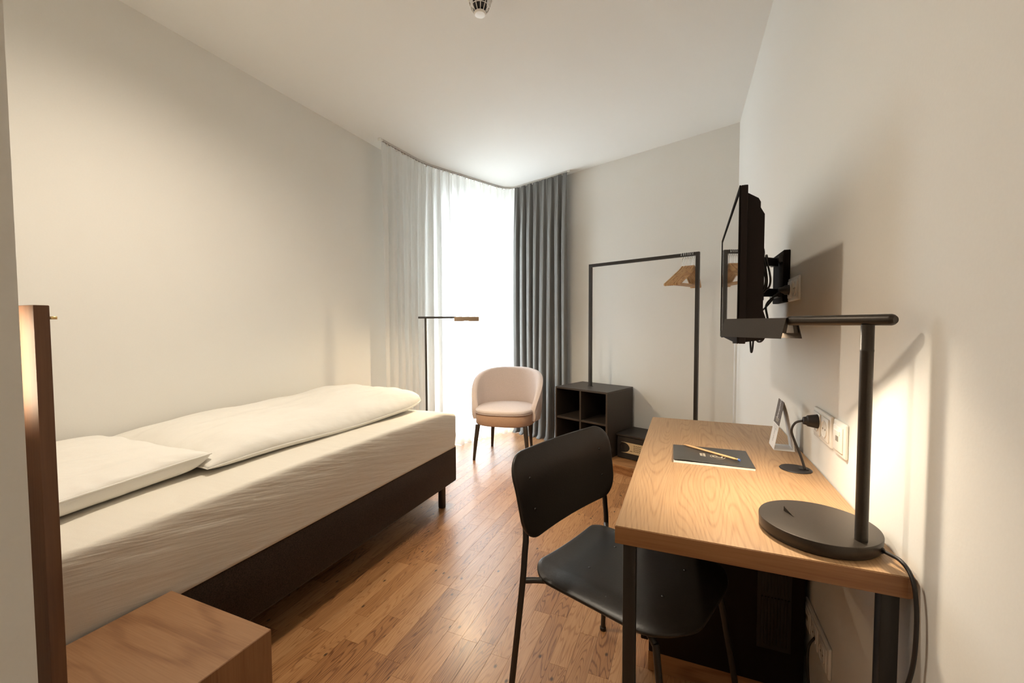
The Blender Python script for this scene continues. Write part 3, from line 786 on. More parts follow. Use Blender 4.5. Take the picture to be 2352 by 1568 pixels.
for fx, fy in ((-0.08, 1.44), (0.315, 1.44)):
    pass

# ================================================================== DESK CHAIR
FW = Vector((0.940, -0.341, 0)).normalized(); LT = Vector((0.341, 0.940, 0)).normalized()
CM = Vector((-0.330, 1.289, 0))      # midpoint between the rear legs
def CP(f, l, z): return CM + FW*f + LT*l + Vector((0, 0, z))
ch = root('desk_chair', CP(0.2, 0, 0), 'black moulded veneer chair on thin tube legs pulled up to the desk', 'chair')
def shell(name, grid_fn, nx, ny, thick, m, parent):
    bm = bm_new(); g = [[bm.verts.new(grid_fn(i/nx, j/ny)) for j in range(ny+1)] for i in range(nx+1)]
    for i in range(nx):
        for j in range(ny): bm.faces.new((g[i][j], g[i+1][j], g[i+1][j+1], g[i][j+1]))
    bmesh.ops.recalc_face_normals(bm, faces=bm.faces)
    o = link_mesh(name, bm, m, parent, True)
    sm = o.modifiers.new('thickness', 'SOLIDIFY'); sm.thickness = thick; sm.offset = 0
    bv = o.modifiers.new('edge', 'BEVEL'); bv.width = thick*0.35; bv.segments = 2; bv.limit_method = 'ANGLE'; bv.angle_limit = math.radians(50)
    return o
def sq2disc(U, V, k):
    """square to rounded square"""
    def f(t, s): return t*math.sqrt(max(0, 1-k*s*s))
    return f(U, V), f(V, U)
def back_fn(u, v):
    U, V = 2*u-1, 2*v-1
    a, b = sq2disc(U, V, 0.0)
    # rounded rectangle by p-norm clamp
    a, b = rr(U, V, 0.254, 0.119, 0.068)
    wsc = 1 - 0.07*(b/0.128*0.5+0.5)*0 + 0.0
    z = 0.671 + b
    lean = -0.030 - 0.16*(z-0.55)
    bow = -0.018*(1-(a/0.248)**2)          # middle set back
    flare = -0.018*max(0, (b/0.128))**2
    a *= (1.0 + 0.04*(b/0.119)) 
    return CP(lean+bow+flare+0.053, a-0.005, z)
def rr(U, V, hw, hh, r):
    """map the unit square to a rounded rectangle (concentric)"""
    m_ = max(abs(U), abs(V))
    if m_ < 1e-9: return 0.0, 0.0
    # direction point on the square boundary -> rounded rectangle boundary
    bu, bv = U/m_, V/m_
    x, y = bu*hw, bv*hh
    cx, cy = hw-r, hh-r
    if abs(x) > cx and abs(y) > cy:
        sx, sy = math.copysign(1, x), math.copysign(1, y)
        dx, dy = abs(x)-cx, abs(y)-cy
        # angle parametrised by position along the corner
        if abs(bu) >= 1-1e-9: t = (dy/r)*PI/4
        else: t = PI/2-(dx/r)*PI/4
        x, y = sx*(cx+r*math.cos(t)), sy*(cy+r*math.sin(t))
    return x*m_, y*m_
back_o = shell('backrest', back_fn, 32, 24, 0.011, M_shell, ch)
def seat_fn(u, v):
    U, V = 2*u-1, 2*v-1
    a, b = rr(U, V, 0.228, 0.208, 0.125 if U > 0 else 0.070)    # a: front-back, b: left-right
    b *= 1.0 + 0.05*(a/0.215)
    z = 0.452 - 0.012*(1-min(1, (b/0.20)**2))
    fr = max(0, (a-0.10)/0.132); z -= 0.024*fr**2.0     # waterfall front
    bk = max(0, (-a-0.14)/0.095); z += 0.010*bk**2
    sd = max(0, (abs(b)-0.13)/0.08); z -= 0.024*sd**2.2
    z += 0.004 + 0.013*(a/0.228)
    return CP(0.207+a, b+0.008, z)
seat_o = shell('seat', seat_fn, 30, 30, 0.012, M_shell, ch)
def tubep(name, pts, r, m, parent, seg=12, n=6, smooth_=True):
    bm = bm_new(); tube(bm, smooth_path(pts, n) if smooth_ else pts, r, seg); return link_mesh(name, bm, m, parent, True, 50)
R_T = 0.0088
FRONT = {-1: (0.405, 0.352, -0.190, -0.165), 1: (0.450, 0.385, 0.212, 0.185)}
for s in (-1, 1):
    ff, ft, lf, lt = FRONT[s]
    tubep('leg', [CP(-0.035, s*0.266, 0.008), CP(-0.006, s*0.234, 0.40), CP(-0.004, s*0.222, 0.51), CP(-0.005, s*0.216, 0.55), CP(-0.013, s*0.209, 0.60), CP(-0.025, s*0.199, 0.67)], R_T, M_black, ch)
    tubep('leg', [CP(ff, lf, 0.008), CP(ft+0.008, lt*1.03, 0.36), CP(ft-0.002, lt, 0.400), CP(ft-0.030, lt*0.95, 0.418), CP(0.28, s*0.150, 0.426), CP(0.10, s*0.150, 0.428), CP(0.03, s*0.185, 0.428), CP(-0.004, s*0.228, 0.434)], R_T*0.95, M_black, ch)
    for f_, l_ in ((-0.035, s*0.266), (ff, lf)):
        bm = bm_new(); lathe(bm, [(0.009, 0.0), (0.0115, 0.002), (0.0115, 0.012), (0.0095, 0.014)], CP(f_, l_, 0), 16); link_mesh('foot_cap', bm, M_pl, ch, True, 40)
tubep('cross_bar', [CP(0.10, -0.150, 0.428), CP(0.10, 0.150, 0.428)], 0.006, M_black, ch, smooth_=False)
tubep('cross_bar', [CP(0.28, -0.150, 0.426), CP(0.28, 0.150, 0.426)], 0.006, M_black, ch, smooth_=False)
def screw(p, nrm, par):
    bm = bm_new(); lathe(bm, [(0.0042, 0.0), (0.0040, 0.0012), (0.0022, 0.0020), (0.0, 0.0021)], p, 14, frame_from(nrm, (1, 0, 0.3))); link_mesh('screw', bm, M_steelk, par, True)
M_steelk = paint('screw_dark_steel', (0.10, 0.10, 0.10), 0.25, metallic=0.9)
for u, v in ((0.28, 0.30), (0.28, 0.70), (0.78, 0.30), (0.78, 0.70)):
    screw(seat_fn(u, v)+Vector((0, 0, 0.0058)), (0, 0, 1), seat_o)
for u, v in ((0.13, 0.32), (0.13, 0.70), (0.87, 0.32), (0.87, 0.70)):
    p = back_fn(u, v); screw(p+FW*0.0052, FW+Vector((0, 0, 0.15)), back_o)

# ================================================================== TELEVISION
TX0, TY0, TY1, TZ0, TZ1 = 0.1265, 1.207, 1.985, 1.103, 1.502
tv = root('television', (TX0, TY0, 1.10), 'flat black television on a wall bracket above the desk', 'television')
box('bezel', (TX0, TY0, TZ0), (TX0+0.016, TY1, TZ1), M_tvb, tv, 0.0015, 1)
for lo_, hi_ in (((TY0, TZ0), (TY1, TZ0+0.020)), ((TY0, TZ1-0.011), (TY1, TZ1)), ((TY0, TZ0+0.0202), (TY0+0.011, TZ1-0.0112)), ((TY1-0.011, TZ0+0.0202), (TY1, TZ1-0.0112))):
    box('frame_edge', (TX0-0.0034, lo_[0], lo_[1]), (TX0-0.0002, hi_[0], hi_[1]), M_bezel, tv, 0.0006, 1)
box('screen', (TX0-0.0012, TY0+0.010, TZ0+0.020), (TX0+0.0006, TY1-0.010, TZ1-0.010), M_screen, tv)
def tv_back():
    bm = bm_new(); x0 = TX0+0.0162
    prof = [(x0, TZ0+0.004), (x0+0.041, TZ0+0.010), (x0+0.046, TZ0+0.022), (x0+0.046, TZ0+0.060), (x0+0.038, TZ0+0.085), (x0+0.038, TZ1-0.075), (x0+0.029, TZ1-0.058), (x0+0.029, TZ1-0.044), (x0+0.024, TZ1-0.034), (x0, TZ1-0.018)]
    prism(bm, [Vector((x, TY0+0.010, z)) for x, z in prof], (0, TY1-TY0-0.02, 0))
    return bm
link_mesh('back_housing', tv_back(), M_tvb, tv)
box('logo_badge', (TX0-0.003, 1.58, TZ0+0.004), (TX0-0.0002, 1.61, TZ0+0.010), M_track, tv)
box('sensor', (TX0-0.002, 1.93, TZ0-0.006), (TX0+0.006, 1.965, TZ0+0.0), M_pl, tv)
box('indicator', (TX0-0.002, 1.34, TZ0-0.005), (TX0+0.006, 1.365, TZ0+0.0), M_pl, tv)
tv.rotation_euler = (0, 0, -0.0208)
br = root('tv_bracket', (0.30, 1.86, 1.25), 'black swivel wall bracket with cable loops behind the television', 'bracket')
box('wall_plate', (XR-0.022, 1.785, 1.232), (XR-0.0005, 1.975, 1.420), M_bezel, br, 0.002, 1)
box('wall_rail', (XR-0.034, 1.795, 1.380), (XR-0.022, 1.965, 1.400), M_pl, br); box('wall_rail', (XR-0.034, 1.795, 1.250), (XR-0.022, 1.965, 1.270), M_pl, br)
def bar(name, a, b, w, h, m, parent):
    a, b = Vector(a), Vector(b); d = b-a; L = d.length
    fr_ = frame_from(d, (0, 0, 1)).to_4x4(); fr_.translation = a
    bm = bm_new(); bbox(bm, (-h/2, -w/2, 0), (h/2, w/2, L), 0.001, 1, fr_); return link_mesh(name, bm, m, parent, True, 35)
bar('swing_arm', (XR-0.030, 1.86, 1.385), (0.245, 1.72, 1.375), 0.012, 0.030, M_pl, br)
bar('swing_arm', (XR-0.030, 1.86, 1.270), (0.245, 1.72, 1.265), 0.012, 0.030, M_pl, br)
bar('swing_arm', (0.245, 1.72, 1.32), (0.212, 1.62, 1.32), 0.012, 0.12, M_pl, br)
box('pivot', (0.236, 1.705, 1.235), (0.256, 1.735, 1.405), M_pl, br, 0.003)
box('head_plate', (0.1955, 1.535, 1.230), (0.2035, 1.735, 1.410), M_pl, br, 0.001, 1)
box('tilt_block', (0.2037, 1.595, 1.265), (0.222, 1.650, 1.385), M_pl, br, 0.002, 1)
for k, (dy, dz, rr_) in enumerate(((0.0, 0.0, 0.055), (0.012, 0.004, 0.062), (-0.010, -0.004, 0.048))):
    pts = []
    for i in range(13):
        a_ = 2*PI*i/12; pts.append((0.232+0.006*math.sin(a_*2)+k*0.006, 1.60+dy+0.05*math.cos(a_), 1.325+dz+rr_*1.15*math.sin(a_)))
    cable('cable_loop', pts, 0.0032, M_pl, br, 4, 6)
cable('cable', [(XR-0.018, 1.735, 1.272), (0.315, 1.735, 1.268), (0.285, 1.725, 1.245), (0.262, 1.700, 1.215), (0.262, 1.66, 1.16), (0.247, 1.63, 1.105), (0.225, 1.600, 1.095), (0.212, 1.58, 1.13), (0.208, 1.57, 1.19), (0.209, 1.58, 1.24)], 0.0034, M_pl, br)
cable('cable', [(0.300, 1.80, 1.245), (0.27, 1.74, 1.215), (0.232, 1.66, 1.18), (0.218, 1.63, 1.12), (0.210, 1.60, 1.07), (0.206, 1.60, 1.06), (0.204, 1.61, 1.10)], 0.003, M_pl, br)
am = frame_from((-1, 0, 0)); bm = bm_new(); lathe(bm, [(0.017, 0.0), (0.017, 0.012), (0.011, 0.020), (0.008, 0.032), (0.0, 0.033)], (XR-0.012, 1.737, 1.272), 20, am); link_mesh('plug', bm, M_pl, br, True, 40)

# ================================================================== WARDROBE CORNER on the back wall
def ub(bm, u0, u1, v0, v1, z0, z1, bevel=0.001):
    bbox(bm, (-u1, -v1, z0), (-u0, -v0, z1), bevel, 1, UVF)
def ubox(name, u0, u1, v0, v1, z0, z1, m, parent, bevel=0.001):
    bm = bm_new(); ub(bm, u0, u1, v0, v1, z0, z1, bevel); return link_mesh(name, bm, m, parent, bevel > 0, 35)
bn = root('low_platform', W(0.70, 0.25, 0), 'low oak plinth along the back wall under the cubby cabinet', 'platform')
ubox('top_board', 0.03, 1.34, 0.004, 0.492, 0.050, 0.070, M_plinth, bn)
ubox('front_board', 0.03, 1.34, 0.470, 0.489, 0.0, 0.0495, M_plinth, bn)
cab = root('cubby_cabinet', W(1.06, 0.24, 0.07), 'dark brown cabinet with four open cubbies beside the grey curtain', 'cabinet')
CU0, CU1, CV0, CV1, CZ0, CZ1 = 0.800, 1.320, 0.030, 0.452, 0.0705, 0.611; t_ = 0.016
ubox('top_board', CU0, CU1, CV0, CV1, CZ1-t_, CZ1, M_cab, cab)
ubox('side_panel', CU0, CU0+t_, CV0, CV1, CZ0, CZ1-t_-0.0006, M_cab, cab); ubox('side_panel', CU1-t_, CU1, CV0, CV1, CZ0, CZ1-t_-0.0006, M_cab, cab)
ubox('bottom_board', CU0+t_, CU1-t_, CV0, CV1, CZ0, CZ0+t_, M_cab, cab)
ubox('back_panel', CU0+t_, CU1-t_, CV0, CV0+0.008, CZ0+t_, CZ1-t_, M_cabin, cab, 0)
um = (CU0+CU1)/2; zm = 0.345
ubox('divider', um-0.008, um+0.008, CV0+0.008, CV1-0.002, CZ0+t_, CZ1-t_-0.0006, M_cab, cab)
ubox('shelf', CU0+t_, um-0.0085, CV0+0.008, CV1-0.003, zm-0.008, zm+0.008, M_cab, cab); ubox('shelf', um+0.0085, CU1-t_, CV0+0.008, CV1-0.003, zm-0.008, zm+0.008, M_cab, cab)
# safe
sf = root('safe', W(0.57, 0.17, 0.07), 'black hotel safe with oval opening standing on the low platform', 'safe')
ubox('body', 0.360, 0.785, 0.035, 0.318, 0.0705, 0.262, M_safe, sf, 0.003)
ubox('top_cover', 0.356, 0.789, 0.033, 0.328, 0.250, 0.2655, M_safe, sf, 0.002)
def safe_front():
    bm = bm_new(); vf = 0.326
    u_l, u_r, z0, z1 = 0.781, 0.364, 0.076, 0.246
    # frame with an oval cut: ring of quads between rectangle and oval
    cu, cz, ru, rz = 0.66, 0.163, 0.098, 0.046; n = 40; outer, inner = [], []
    for k in range(n):
        a_ = 2*PI*k/n; c_, s_ = math.cos(a_), math.sin(a_)
        e = 2.6
        x = ru*math.copysign(abs(c_)**(2/e), c_); z = rz*math.copysign(abs(s_)**(2/e), s_)
        inner.append((cu+x, cz+z))
        # project to rectangle
        sx = (u_l-cu if c_ > 0 else cu-u_r)/max(1e-6, abs(c_)); sz = (z1-cz if s_ > 0 else cz-z0)/max(1e-6, abs(s_)); q = min(sx, sz)
        outer.append((cu+c_*q, cz+s_*q))
    def vert(u, z, v): return bm.verts.new(W(u, v, z))
    of = [vert(u, z, vf) for u, z in outer]; inf = [vert(u, z, vf) for u, z in inner]; inb = [vert(u, z, vf-0.006) for u, z in inner]; ob = [vert(u, z, vf-0.007) for u, z in outer]
    for k in range(n):
        j = (k+1) % n
        bm.faces.new((of[k], of[j], inf[j], inf[k])); bm.faces.new((inf[k], inf[j], inb[j], inb[k])); bm.faces.new((of[k], ob[k], ob[j], of[j]))
    bmesh.ops.recalc_face_normals(bm, faces=bm.faces)
    return bm
link_mesh('door_frame', safe_front(), M_safe, sf)
def keypad():
    """metal keypad plate with a concave left end"""
    bm = bm_new(); u_r, z0, z1 = 0.545, 0.122, 0.206; n = 16; cu, cz = 0.745, 0.164
    poly = []
    for k in range(n+1):
        a_ = -PI/2+PI*k/n; poly.append((cu-0.075*math.cos(a_)**0.8 if math.cos(a_) > 0 else cu, cz+0.042*math.sin(a_)))
    poly = [(u_r, z0), (0.745, z0)] + [(u, z) for u, z in poly] + [(0.745, z1), (u_r+0.02, z1), (u_r, z1-0.02)]
    pts = [W(u, 0.3262, z) for u, z in poly]; clean = []
    for p in pts:
        if not clean or (p-clean[-1]).length > 1e-4: clean.append(p)
    prism(bm, clean, -ND*0.004); return bm
link_mesh('keypad', keypad(), M_brass, sf)
bm = bm_new()
for r_i in range(4):
    for c_i in range(4):
        u = 0.630-c_i*0.016; z = 0.188-r_i*0.014
        ub(bm, u-0.004, u+0.004, 0.3300, 0.3310, z-0.0035, z+0.0035, 0)
ub(bm, 0.645, 0.668, 0.3300, 0.3306, 0.140, 0.1445, 0)
o = link_mesh('keys', bm, M_keytext, sf)
# coat rail
rk = root('coat_rail', W(0.64, 0.24, 0.07), 'tall black square tube coat rail rising from the cubby cabinet', 'coat rail')
RU0, RU1, RV = 0.195, 1.098, 0.24; tw = 0.0125
ubox('post', RU1-tw, RU1+tw, RV-tw, RV+tw, 0.6115, 1.6445, M_black, rk, 0.0012); ubox('post', RU0-tw, RU0+tw, RV-tw, RV+tw, 0.0705, 1.6445, M_black, rk, 0.0012)
ubox('hanging_bar', RU0-tw, RU1+tw, RV-tw, RV+tw, 1.645, 1.670, M_black, rk, 0.0012)
bm = bm_new(); lathe(bm, [(0.026, 0.0), (0.026, 0.003), (0.0, 0.0032)], W(RU1, RV, 0.6112), 24); link_mesh('foot_flange', bm, M_black, rk, True, 40)
bm = bm_new(); lathe(bm, [(0.026, 0.0), (0.026, 0.003), (0.0, 0.0032)], W(RU0, RV, 0.0702), 24); link_mesh('foot_flange', bm, M_black, rk, True, 40)
# hangers: local frame, x along the shoulders, z = 0 at the inside top of the hook
def make_hanger(loc, rz, label):
    r = root('clothes_hanger', (0, 0, 0), label, 'hanger', 'wooden hangers on the coat rail')
    pts = []
    for k in range(11):
        a_ = PI*1.12 - PI*1.18*k/10; pts.append((0.0165*math.cos(a_)*1.0, 0, 0.0165*math.sin(a_)-0.016))
    pts += [(0.0155, 0, -0.030), (0.004, 0, -0.046), (0, 0, -0.070), (0, 0, -0.112)]
    bm = bm_new(); tube(bm, smooth_path(pts, 3), 0.0018, 8); link_mesh('hook', bm, M_steel, r, True)
    # shoulders: thick curved wooden bow
    bm = bm_new(); n = 28; top, bot = [], []
    HL = 0.180
    for k in range(n+1):
        x = -HL+2*HL*k/n; t = abs(x)/HL
        zt = -0.104 - 0.004*t - 0.124*t**1.15 + (0.010*math.exp(-(t/0.12)**2))
        th = 0.036 - 0.010*t - (0.012 if t > 0.93 else 0)
        yo = 0.030*t*t
        top.append((x, yo, zt)); bot.append((x, yo, zt-th))
    hw = 0.0062
    va = [[bm.verts.new((x, y+s*hw, z)) for x, y, z in top] for s in (-1, 1)]; vb = [[bm.verts.new((x, y+s*hw, z)) for x, y, z in bot] for s in (-1, 1)]
    for k in range(n):
        bm.faces.new((va[0][k], va[0][k+1], va[1][k+1], va[1][k])); bm.faces.new((vb[0][k], vb[1][k], vb[1][k+1], vb[0][k+1]))
        bm.faces.new((va[0][k], vb[0][k], vb[0][k+1], va[0][k+1])); bm.faces.new((va[1][k], va[1][k+1], vb[1][k+1], vb[1][k]))
    bm.faces.new((va[0][0], va[1][0], vb[1][0], vb[0][0])); bm.faces.new((va[0][n], vb[0][n], vb[1][n], va[1][n]))
    bmesh.ops.recalc_face_normals(bm, faces=bm.faces)
    bmesh.ops.bevel(bm, geom=[e for e in bm.edges if e.calc_face_angle(0) > 1.2], offset=0.002, segments=2, affect='EDGES')
    link_mesh('shoulders', bm, M_hanger, r, True, 45)
    bm = bm_new(); tube(bm, [(-0.158, 0.024, -0.234), (0, 0.012, -0.2345), (0.158, 0.024, -0.234)], 0.0052, 10); link_mesh('trouser_bar', bm, M_hanger, r, True, 50)
    r.location = loc; r.rotation_euler = (0, 0, rz)
    return r
hus = [0.2235, 0.2370, 0.2500, 0.2630, 0.2760, 0.2890, 0.3050]
base_rz = math.atan2(ND.y, ND.x)
first = None
ords = ['first wooden hanger, nearest the right post', 'second wooden hanger from the right post', 'third wooden hanger from the right post', 'fourth wooden hanger from the right post', 'fifth wooden hanger from the right post', 'sixth wooden hanger from the right post', 'leftmost wooden hanger, farthest from the right post']
for k, hu in enumerate(hus):
    loc = W(hu, RV, 1.6735); rz = base_rz - math.radians(5.0 + 0.8*k)
    if first is None: first = make_hanger(loc, rz, ords[k]+' of the black coat rail')
    else: copy_thing(first, loc, rz, ords[k]+' of the black coat rail')

# ================================================================== CURTAINS and rail
def resample(pts, n):
    P = [Vector(p) for p in pts]; L = [0]
    for a, b in zip(P, P[1:]): L.append(L[-1]+(b-a).length)
    out = []; j = 0
    for k in range(n+1):
        s = L[-1]*k/n
        while j < len(L)-2 and L[j+1] < s: j += 1
        t = (s-L[j])/max(1e-9, L[j+1]-L[j]); out.append(P[j].lerp(P[j+1], min(1, t)))
    return out, L[-1]
rail_ctrl = [W(2.095, 1.660), W(2.180, 1.40), W(2.255, 1.13), W(2.252, 0.80), W(2.245, 0.50), W(2.235, 0.26), W(2.205, 0.150), W(2.12, 0.095), W(1.95, 0.088), W(1.70, 0.085), W(1.445, 0.085)]
rail_pts = smooth_path(rail_ctrl, 10)
cr_ = root('curtain_rail', W(2.2, 0.5, 2.575), 'slim white ceiling curtain rail curving around the window corner', 'curtain rail')
def sweep_rect(bm, pts, w, z0, z1):
    n = len(pts); rows = []
    for i, p in enumerate(pts):
        t = (pts[min(i+1, n-1)]-pts[max(i-1, 0)]).normalized(); s = Vector((t.y, -t.x, 0))
        rows.append([bm.verts.new(p+s*a+Vector((0, 0, z))) for a, z in ((-w, z0), (w, z0), (w, z1), (-w, z1))])
    for a, b in zip(rows, rows[1:]):
        for k in range(4): bm.faces.new((a[k], a[(k+1) % 4], b[(k+1) % 4], b[k]))
    bm.faces.new(rows[0]); bm.faces.new(list(reversed(rows[-1])))
    bmesh.ops.recalc_face_normals(bm, faces=bm.faces)
bm = bm_new(); sweep_rect(bm, rail_pts, 0.010, CEIL-0.013, CEIL-0.0003); link_mesh('rail_profile', bm, M_track, cr_)
bm = bm_new(); sweep_rect(bm, rail_pts, 0.004, CEIL-0.0165, CEIL-0.0132); link_mesh('rail_slot', bm, M_shadow, cr_)  # solid strip in the shade tone stands for the open slot
for p in (rail_pts[0], rail_pts[-1]):
    bm = bm_new(); bbox(bm, (p.x-0.014, p.y-0.014, CEIL-0.018), (p.x+0.014, p.y+0.014, CEIL-0.0004), 0.002, 1); link_mesh('end_cap', bm, M_white, cr_)
gp, glen = resample(rail_pts, 62)
gbm = bm_new(); bbox(gbm, (-0.004, -0.004, 0), (0.004, 0.004, 0.014)); gme = bpy.data.meshes.new('glider'); gbm.to_mesh(gme); gbm.free(); gme.materials.append(M_white)
for p in gp[1:-1]:
    o = bpy.data.objects.new('glider', gme); COL.objects.link(o); o.parent = cr_; o.location = Vector((p.x, p.y, CEIL-0.030))-cr_.location

def pleated(path, n_s, zs, folds, amp, seed, hem=0.0, sharp=1.0, room=None, top_flat=True, drift=0.0):
    """curtain surface; returns bmesh. zs from top to bottom"""
    P, L = resample(path, n_s); bm = bm_new(); rows = []
    nrm = []
    for i, p in enumerate(P):
        t = (P[min(i+4, n_s)]-P[max(i-4, 0)]).normalized(); s = Vector((t.y, -t.x, 0)); nrm.append(s)
    rnd = random.Random(seed)
    for zi, z in enumerate(zs):
        h = (zs[0]-z)/(zs[0]-zs[-1]); row = []
        for i, p in enumerate(P):
            s = i/n_s
            ph = 2*PI*folds*(s + 0.010*noise.noise(Vector((s*folds*0.6, h*0.7, seed))) + drift*h*noise.noise(Vector((s*5, seed, 1.7))))
            w = math.sin(ph)
            w = math.copysign(abs(w)**sharp, w)
            am_ = amp*(0.35+0.65*min(1, h*5)) * (0.75+0.5*noise.noise(Vector((s*folds*0.35, h*1.2, seed+9))))
            # pinched pleat heading
            am_ *= 1.0
            fine = 0.09*amp*math.sin(3*ph+2*noise.noise(Vector((s*30, h*2, seed))))*(0.3+0.7*(1-h))
            tan = nrm[i].cross(Vector((0, 0, 1)))
            off = nrm[i]*(am_*w+fine) + tan*(0.25*am_*math.sin(2*ph))
            zz = z; q = p+off
            if hem > 0 and h > 0.985:
                k = (h-0.985)/0.015; out = (room(q) if room else nrm[i])
                q = q + out*hem*k*(0.8+0.6*noise.noise(Vector((s*14, seed, 0.3)))) ; zz = z+0.006*abs(noise.noise(Vector((s*25, k, 2))))
            row.append(bm.verts.new((q.x, q.y, zz)))
        rows.append(row)
    for a, b in zip(rows, rows[1:]):
        for k in range(n_s): bm.faces.new((a[k], b[k], b[k+1], a[k+1]))
    return bm
def split_path(s0, s1):
    P, L = resample(rail_pts, 400); return P[int(400*s0):int(400*s1)+1]
SPL = 0.705
ZTOP = CEIL-0.022
zs = [ZTOP-(ZTOP-0.05)*k/22 for k in range(23)] + [0.035, 0.02, 0.010, 0.006, 0.0045, 0.003]
centre = Vector((-1.2, 2.4, 0))
def roomdir(q): return (Vector((centre.x, centre.y, 0))-Vector((q.x, q.y, 0))).normalized()
sheer = root('sheer_curtain', W(2.2, 0.9, 0), 'white translucent pleated sheer curtain hanging across the window', 'curtain')
link_mesh('sheer_cloth', pleated(split_path(0.004, SPL-0.003), 900, zs, 17, 0.036, 4.2, hem=0.10, sharp=1.0, room=roomdir, drift=0.05), M_sheer, sheer, True)
gc = root('grey_curtain', W(1.75, 0.09, 0), 'dark grey blackout curtain gathered in folds right of the window', 'curtain')
zs2 = [ZTOP-(ZTOP-0.03)*k/22 for k in range(23)] + [0.018, 0.010, 0.005, 0.003]
gpath = [p + (-ND)*0.012 for p in split_path(SPL+0.004, 0.995)]
o = link_mesh('curtain_cloth', pleated(gpath, 560, zs2, 7.5, 0.042, 11.0, hem=0.05, sharp=0.85, room=lambda q: -ND, drift=0.06), M_drape, gc, True)
sm = o.modifiers.new('thickness', 'SOLIDIFY'); sm.thickness = 0.0022; sm.offset = 0

# ================================================================== ARMCHAIR
AF = Vector((0.170, -0.985, 0)).normalized(); AL = Vector((-AF.y, AF.x, 0))     # facing, and the camera-right side
AC = Vector((-1.455, 3.400, 0))
def AP(f, l, z): return AC + AF*f + AL*l + Vector((0, 0, z))
ac = root('armchair', AC, 'round backed pale pink upholstered armchair on dark wooden legs by the window', 'armchair')
# wrap-around back shell: section swept around an arc
def arm_shell():
    bm = bm_new(); n = 44; rows = []
    for k in range(n+1):
        t = -1+2*k/n; a_ = t*math.radians(116)            # 0 = straight back
        at = abs(t)
        rx, ry = 0.278, 0.268
        # centre-line of the shell at seat level, and flare at the top
        def pt(r_off, z, lean=0.0):
            rxx, ryy = rx+r_off+lean, ry+r_off+lean*0.9
            x = rxx*math.sin(a_); y = -ryy*math.cos(a_)
            return (y, x)
        ztop = 0.425 + 0.322*(max(0.0, math.cos(min(1.0, at)**1.65*PI/2)))**0.80
        zb_ = 0
        zbot = 0.330 + 0.0*at
        H = ztop-zbot; sec = []
        lean = 0.030
        th = 0.031
        m_ = 8
        for i in range(m_+1):      # outer face upward
            h = i/m_; z = zbot + H*h
            f, l = pt(th*(0.7+0.3*math.sin(PI*min(1, h*1.2))), z, lean*(h**1.4)*(H/0.44)); sec.append((f, l, z-(th*0.55 if i == m_ else 0)))
        for j in (1, 2, 3):         # rounded top
            an = PI*j/4; f, l = pt(th*math.cos(an), 0, lean*(H/0.44)); sec.append((f, l, ztop - th*0.55 + th*0.75*math.sin(an)))
        for i in range(m_, -1, -1):
            h = i/m_; z = zbot + H*h
            f, l = pt(-th*0.9, z, lean*(h**1.4)*(H/0.44)); sec.append((f, l, z-(th*0.55 if i == m_ else 0)))
        rows.append([bm.verts.new(AP(f, l, z)) for f, l, z in sec])
    for a, b in zip(rows, rows[1:]):
        m_ = len(a)
        for k in range(m_): bm.faces.new((a[k], a[(k+1) % m_], b[(k+1) % m_], b[k]))
    bm.faces.new(rows[0]); bm.faces.new(list(reversed(rows[-1])))
    bmesh.ops.recalc_face_normals(bm, faces=bm.faces)
    return bm
o = link_mesh('backrest', arm_shell(), M_armch, ac, True, 60)
def arm_seat(z_lo, z_hi, grow, dome, corner, m, name):
    bm = bm_new(); n = 72; rings = []
    def outline(s):
        pts = []
        for k in range(n):
            a_ = 2*PI*k/n; c_, s_ = math.cos(a_), math.sin(a_)
            e = 3.0 if s_ > 0 else 2.2              # squarer front
            x = 0.256*math.copysign(abs(c_)**(2/e), c_); y = (0.262 if s_ > 0 else 0.245)*math.copysign(abs(s_)**(2/e), s_)
            if s_ > 0: x *= 1.0
            pts.append((y*s, x*s))
        return pts
    H = z_hi-z_lo
    prof = [(grow-corner, z_lo), (grow-corner*0.3, z_lo+corner*0.3), (grow, z_lo+corner), (grow, z_hi-corner), (grow-0.15*corner/0.25, z_hi-corner*0.25), (grow-corner, z_hi)]
    for off, z in prof:
        rings.append([bm.verts.new(AP(f, l, z)) for f, l in [(q[0]*(1+off/0.25), q[1]*(1+off/0.25)) for q in outline(1.0)]])
    for s in (0.8, 0.6, 0.4, 0.2):
        rings.append([bm.verts.new(AP(f, l, z_hi+dome*(1-s*s))) for f, l in outline(s)])
    for a, b in zip(rings, rings[1:]):
        for k in range(n): bm.faces.new((a[k], a[(k+1) % n], b[(k+1) % n], b[k]))
    bm.faces.new(rings[-1]); bm.faces.new(list(reversed(rings[0])))
    bmesh.ops.recalc_face_normals(bm, faces=bm.faces)
    return link_mesh(name, bm, m, ac, True, 50)
o = arm_seat(0.298, 0.398, 0.0, 0.0, 0.012, M_armside, 'seat_frame'); o['label'] = 'tan fabric seat front'; sfr = o
arm_seat(0.396, 0.432, 0.004, 0.024, 0.012, M_armch, 'seat_cushion')
bm = bm_new(); pp = []
for k in range(73):
    a_ = 2*PI*k/72; c_, s_ = math.cos(a_), math.sin(a_); e = 3.0 if s_ > 0 else 2.2
    pp.append(AP((0.264 if s_ > 0 else 0.247)*math.copysign(abs(s_)**(2/e), s_)*1.005, 0.2575*math.copysign(abs(c_)**(2/e), c_)*1.005, 0.399))
tube(bm, pp, 0.0028, 6, False); link_mesh('piping', bm, M_armch, sfr, True)
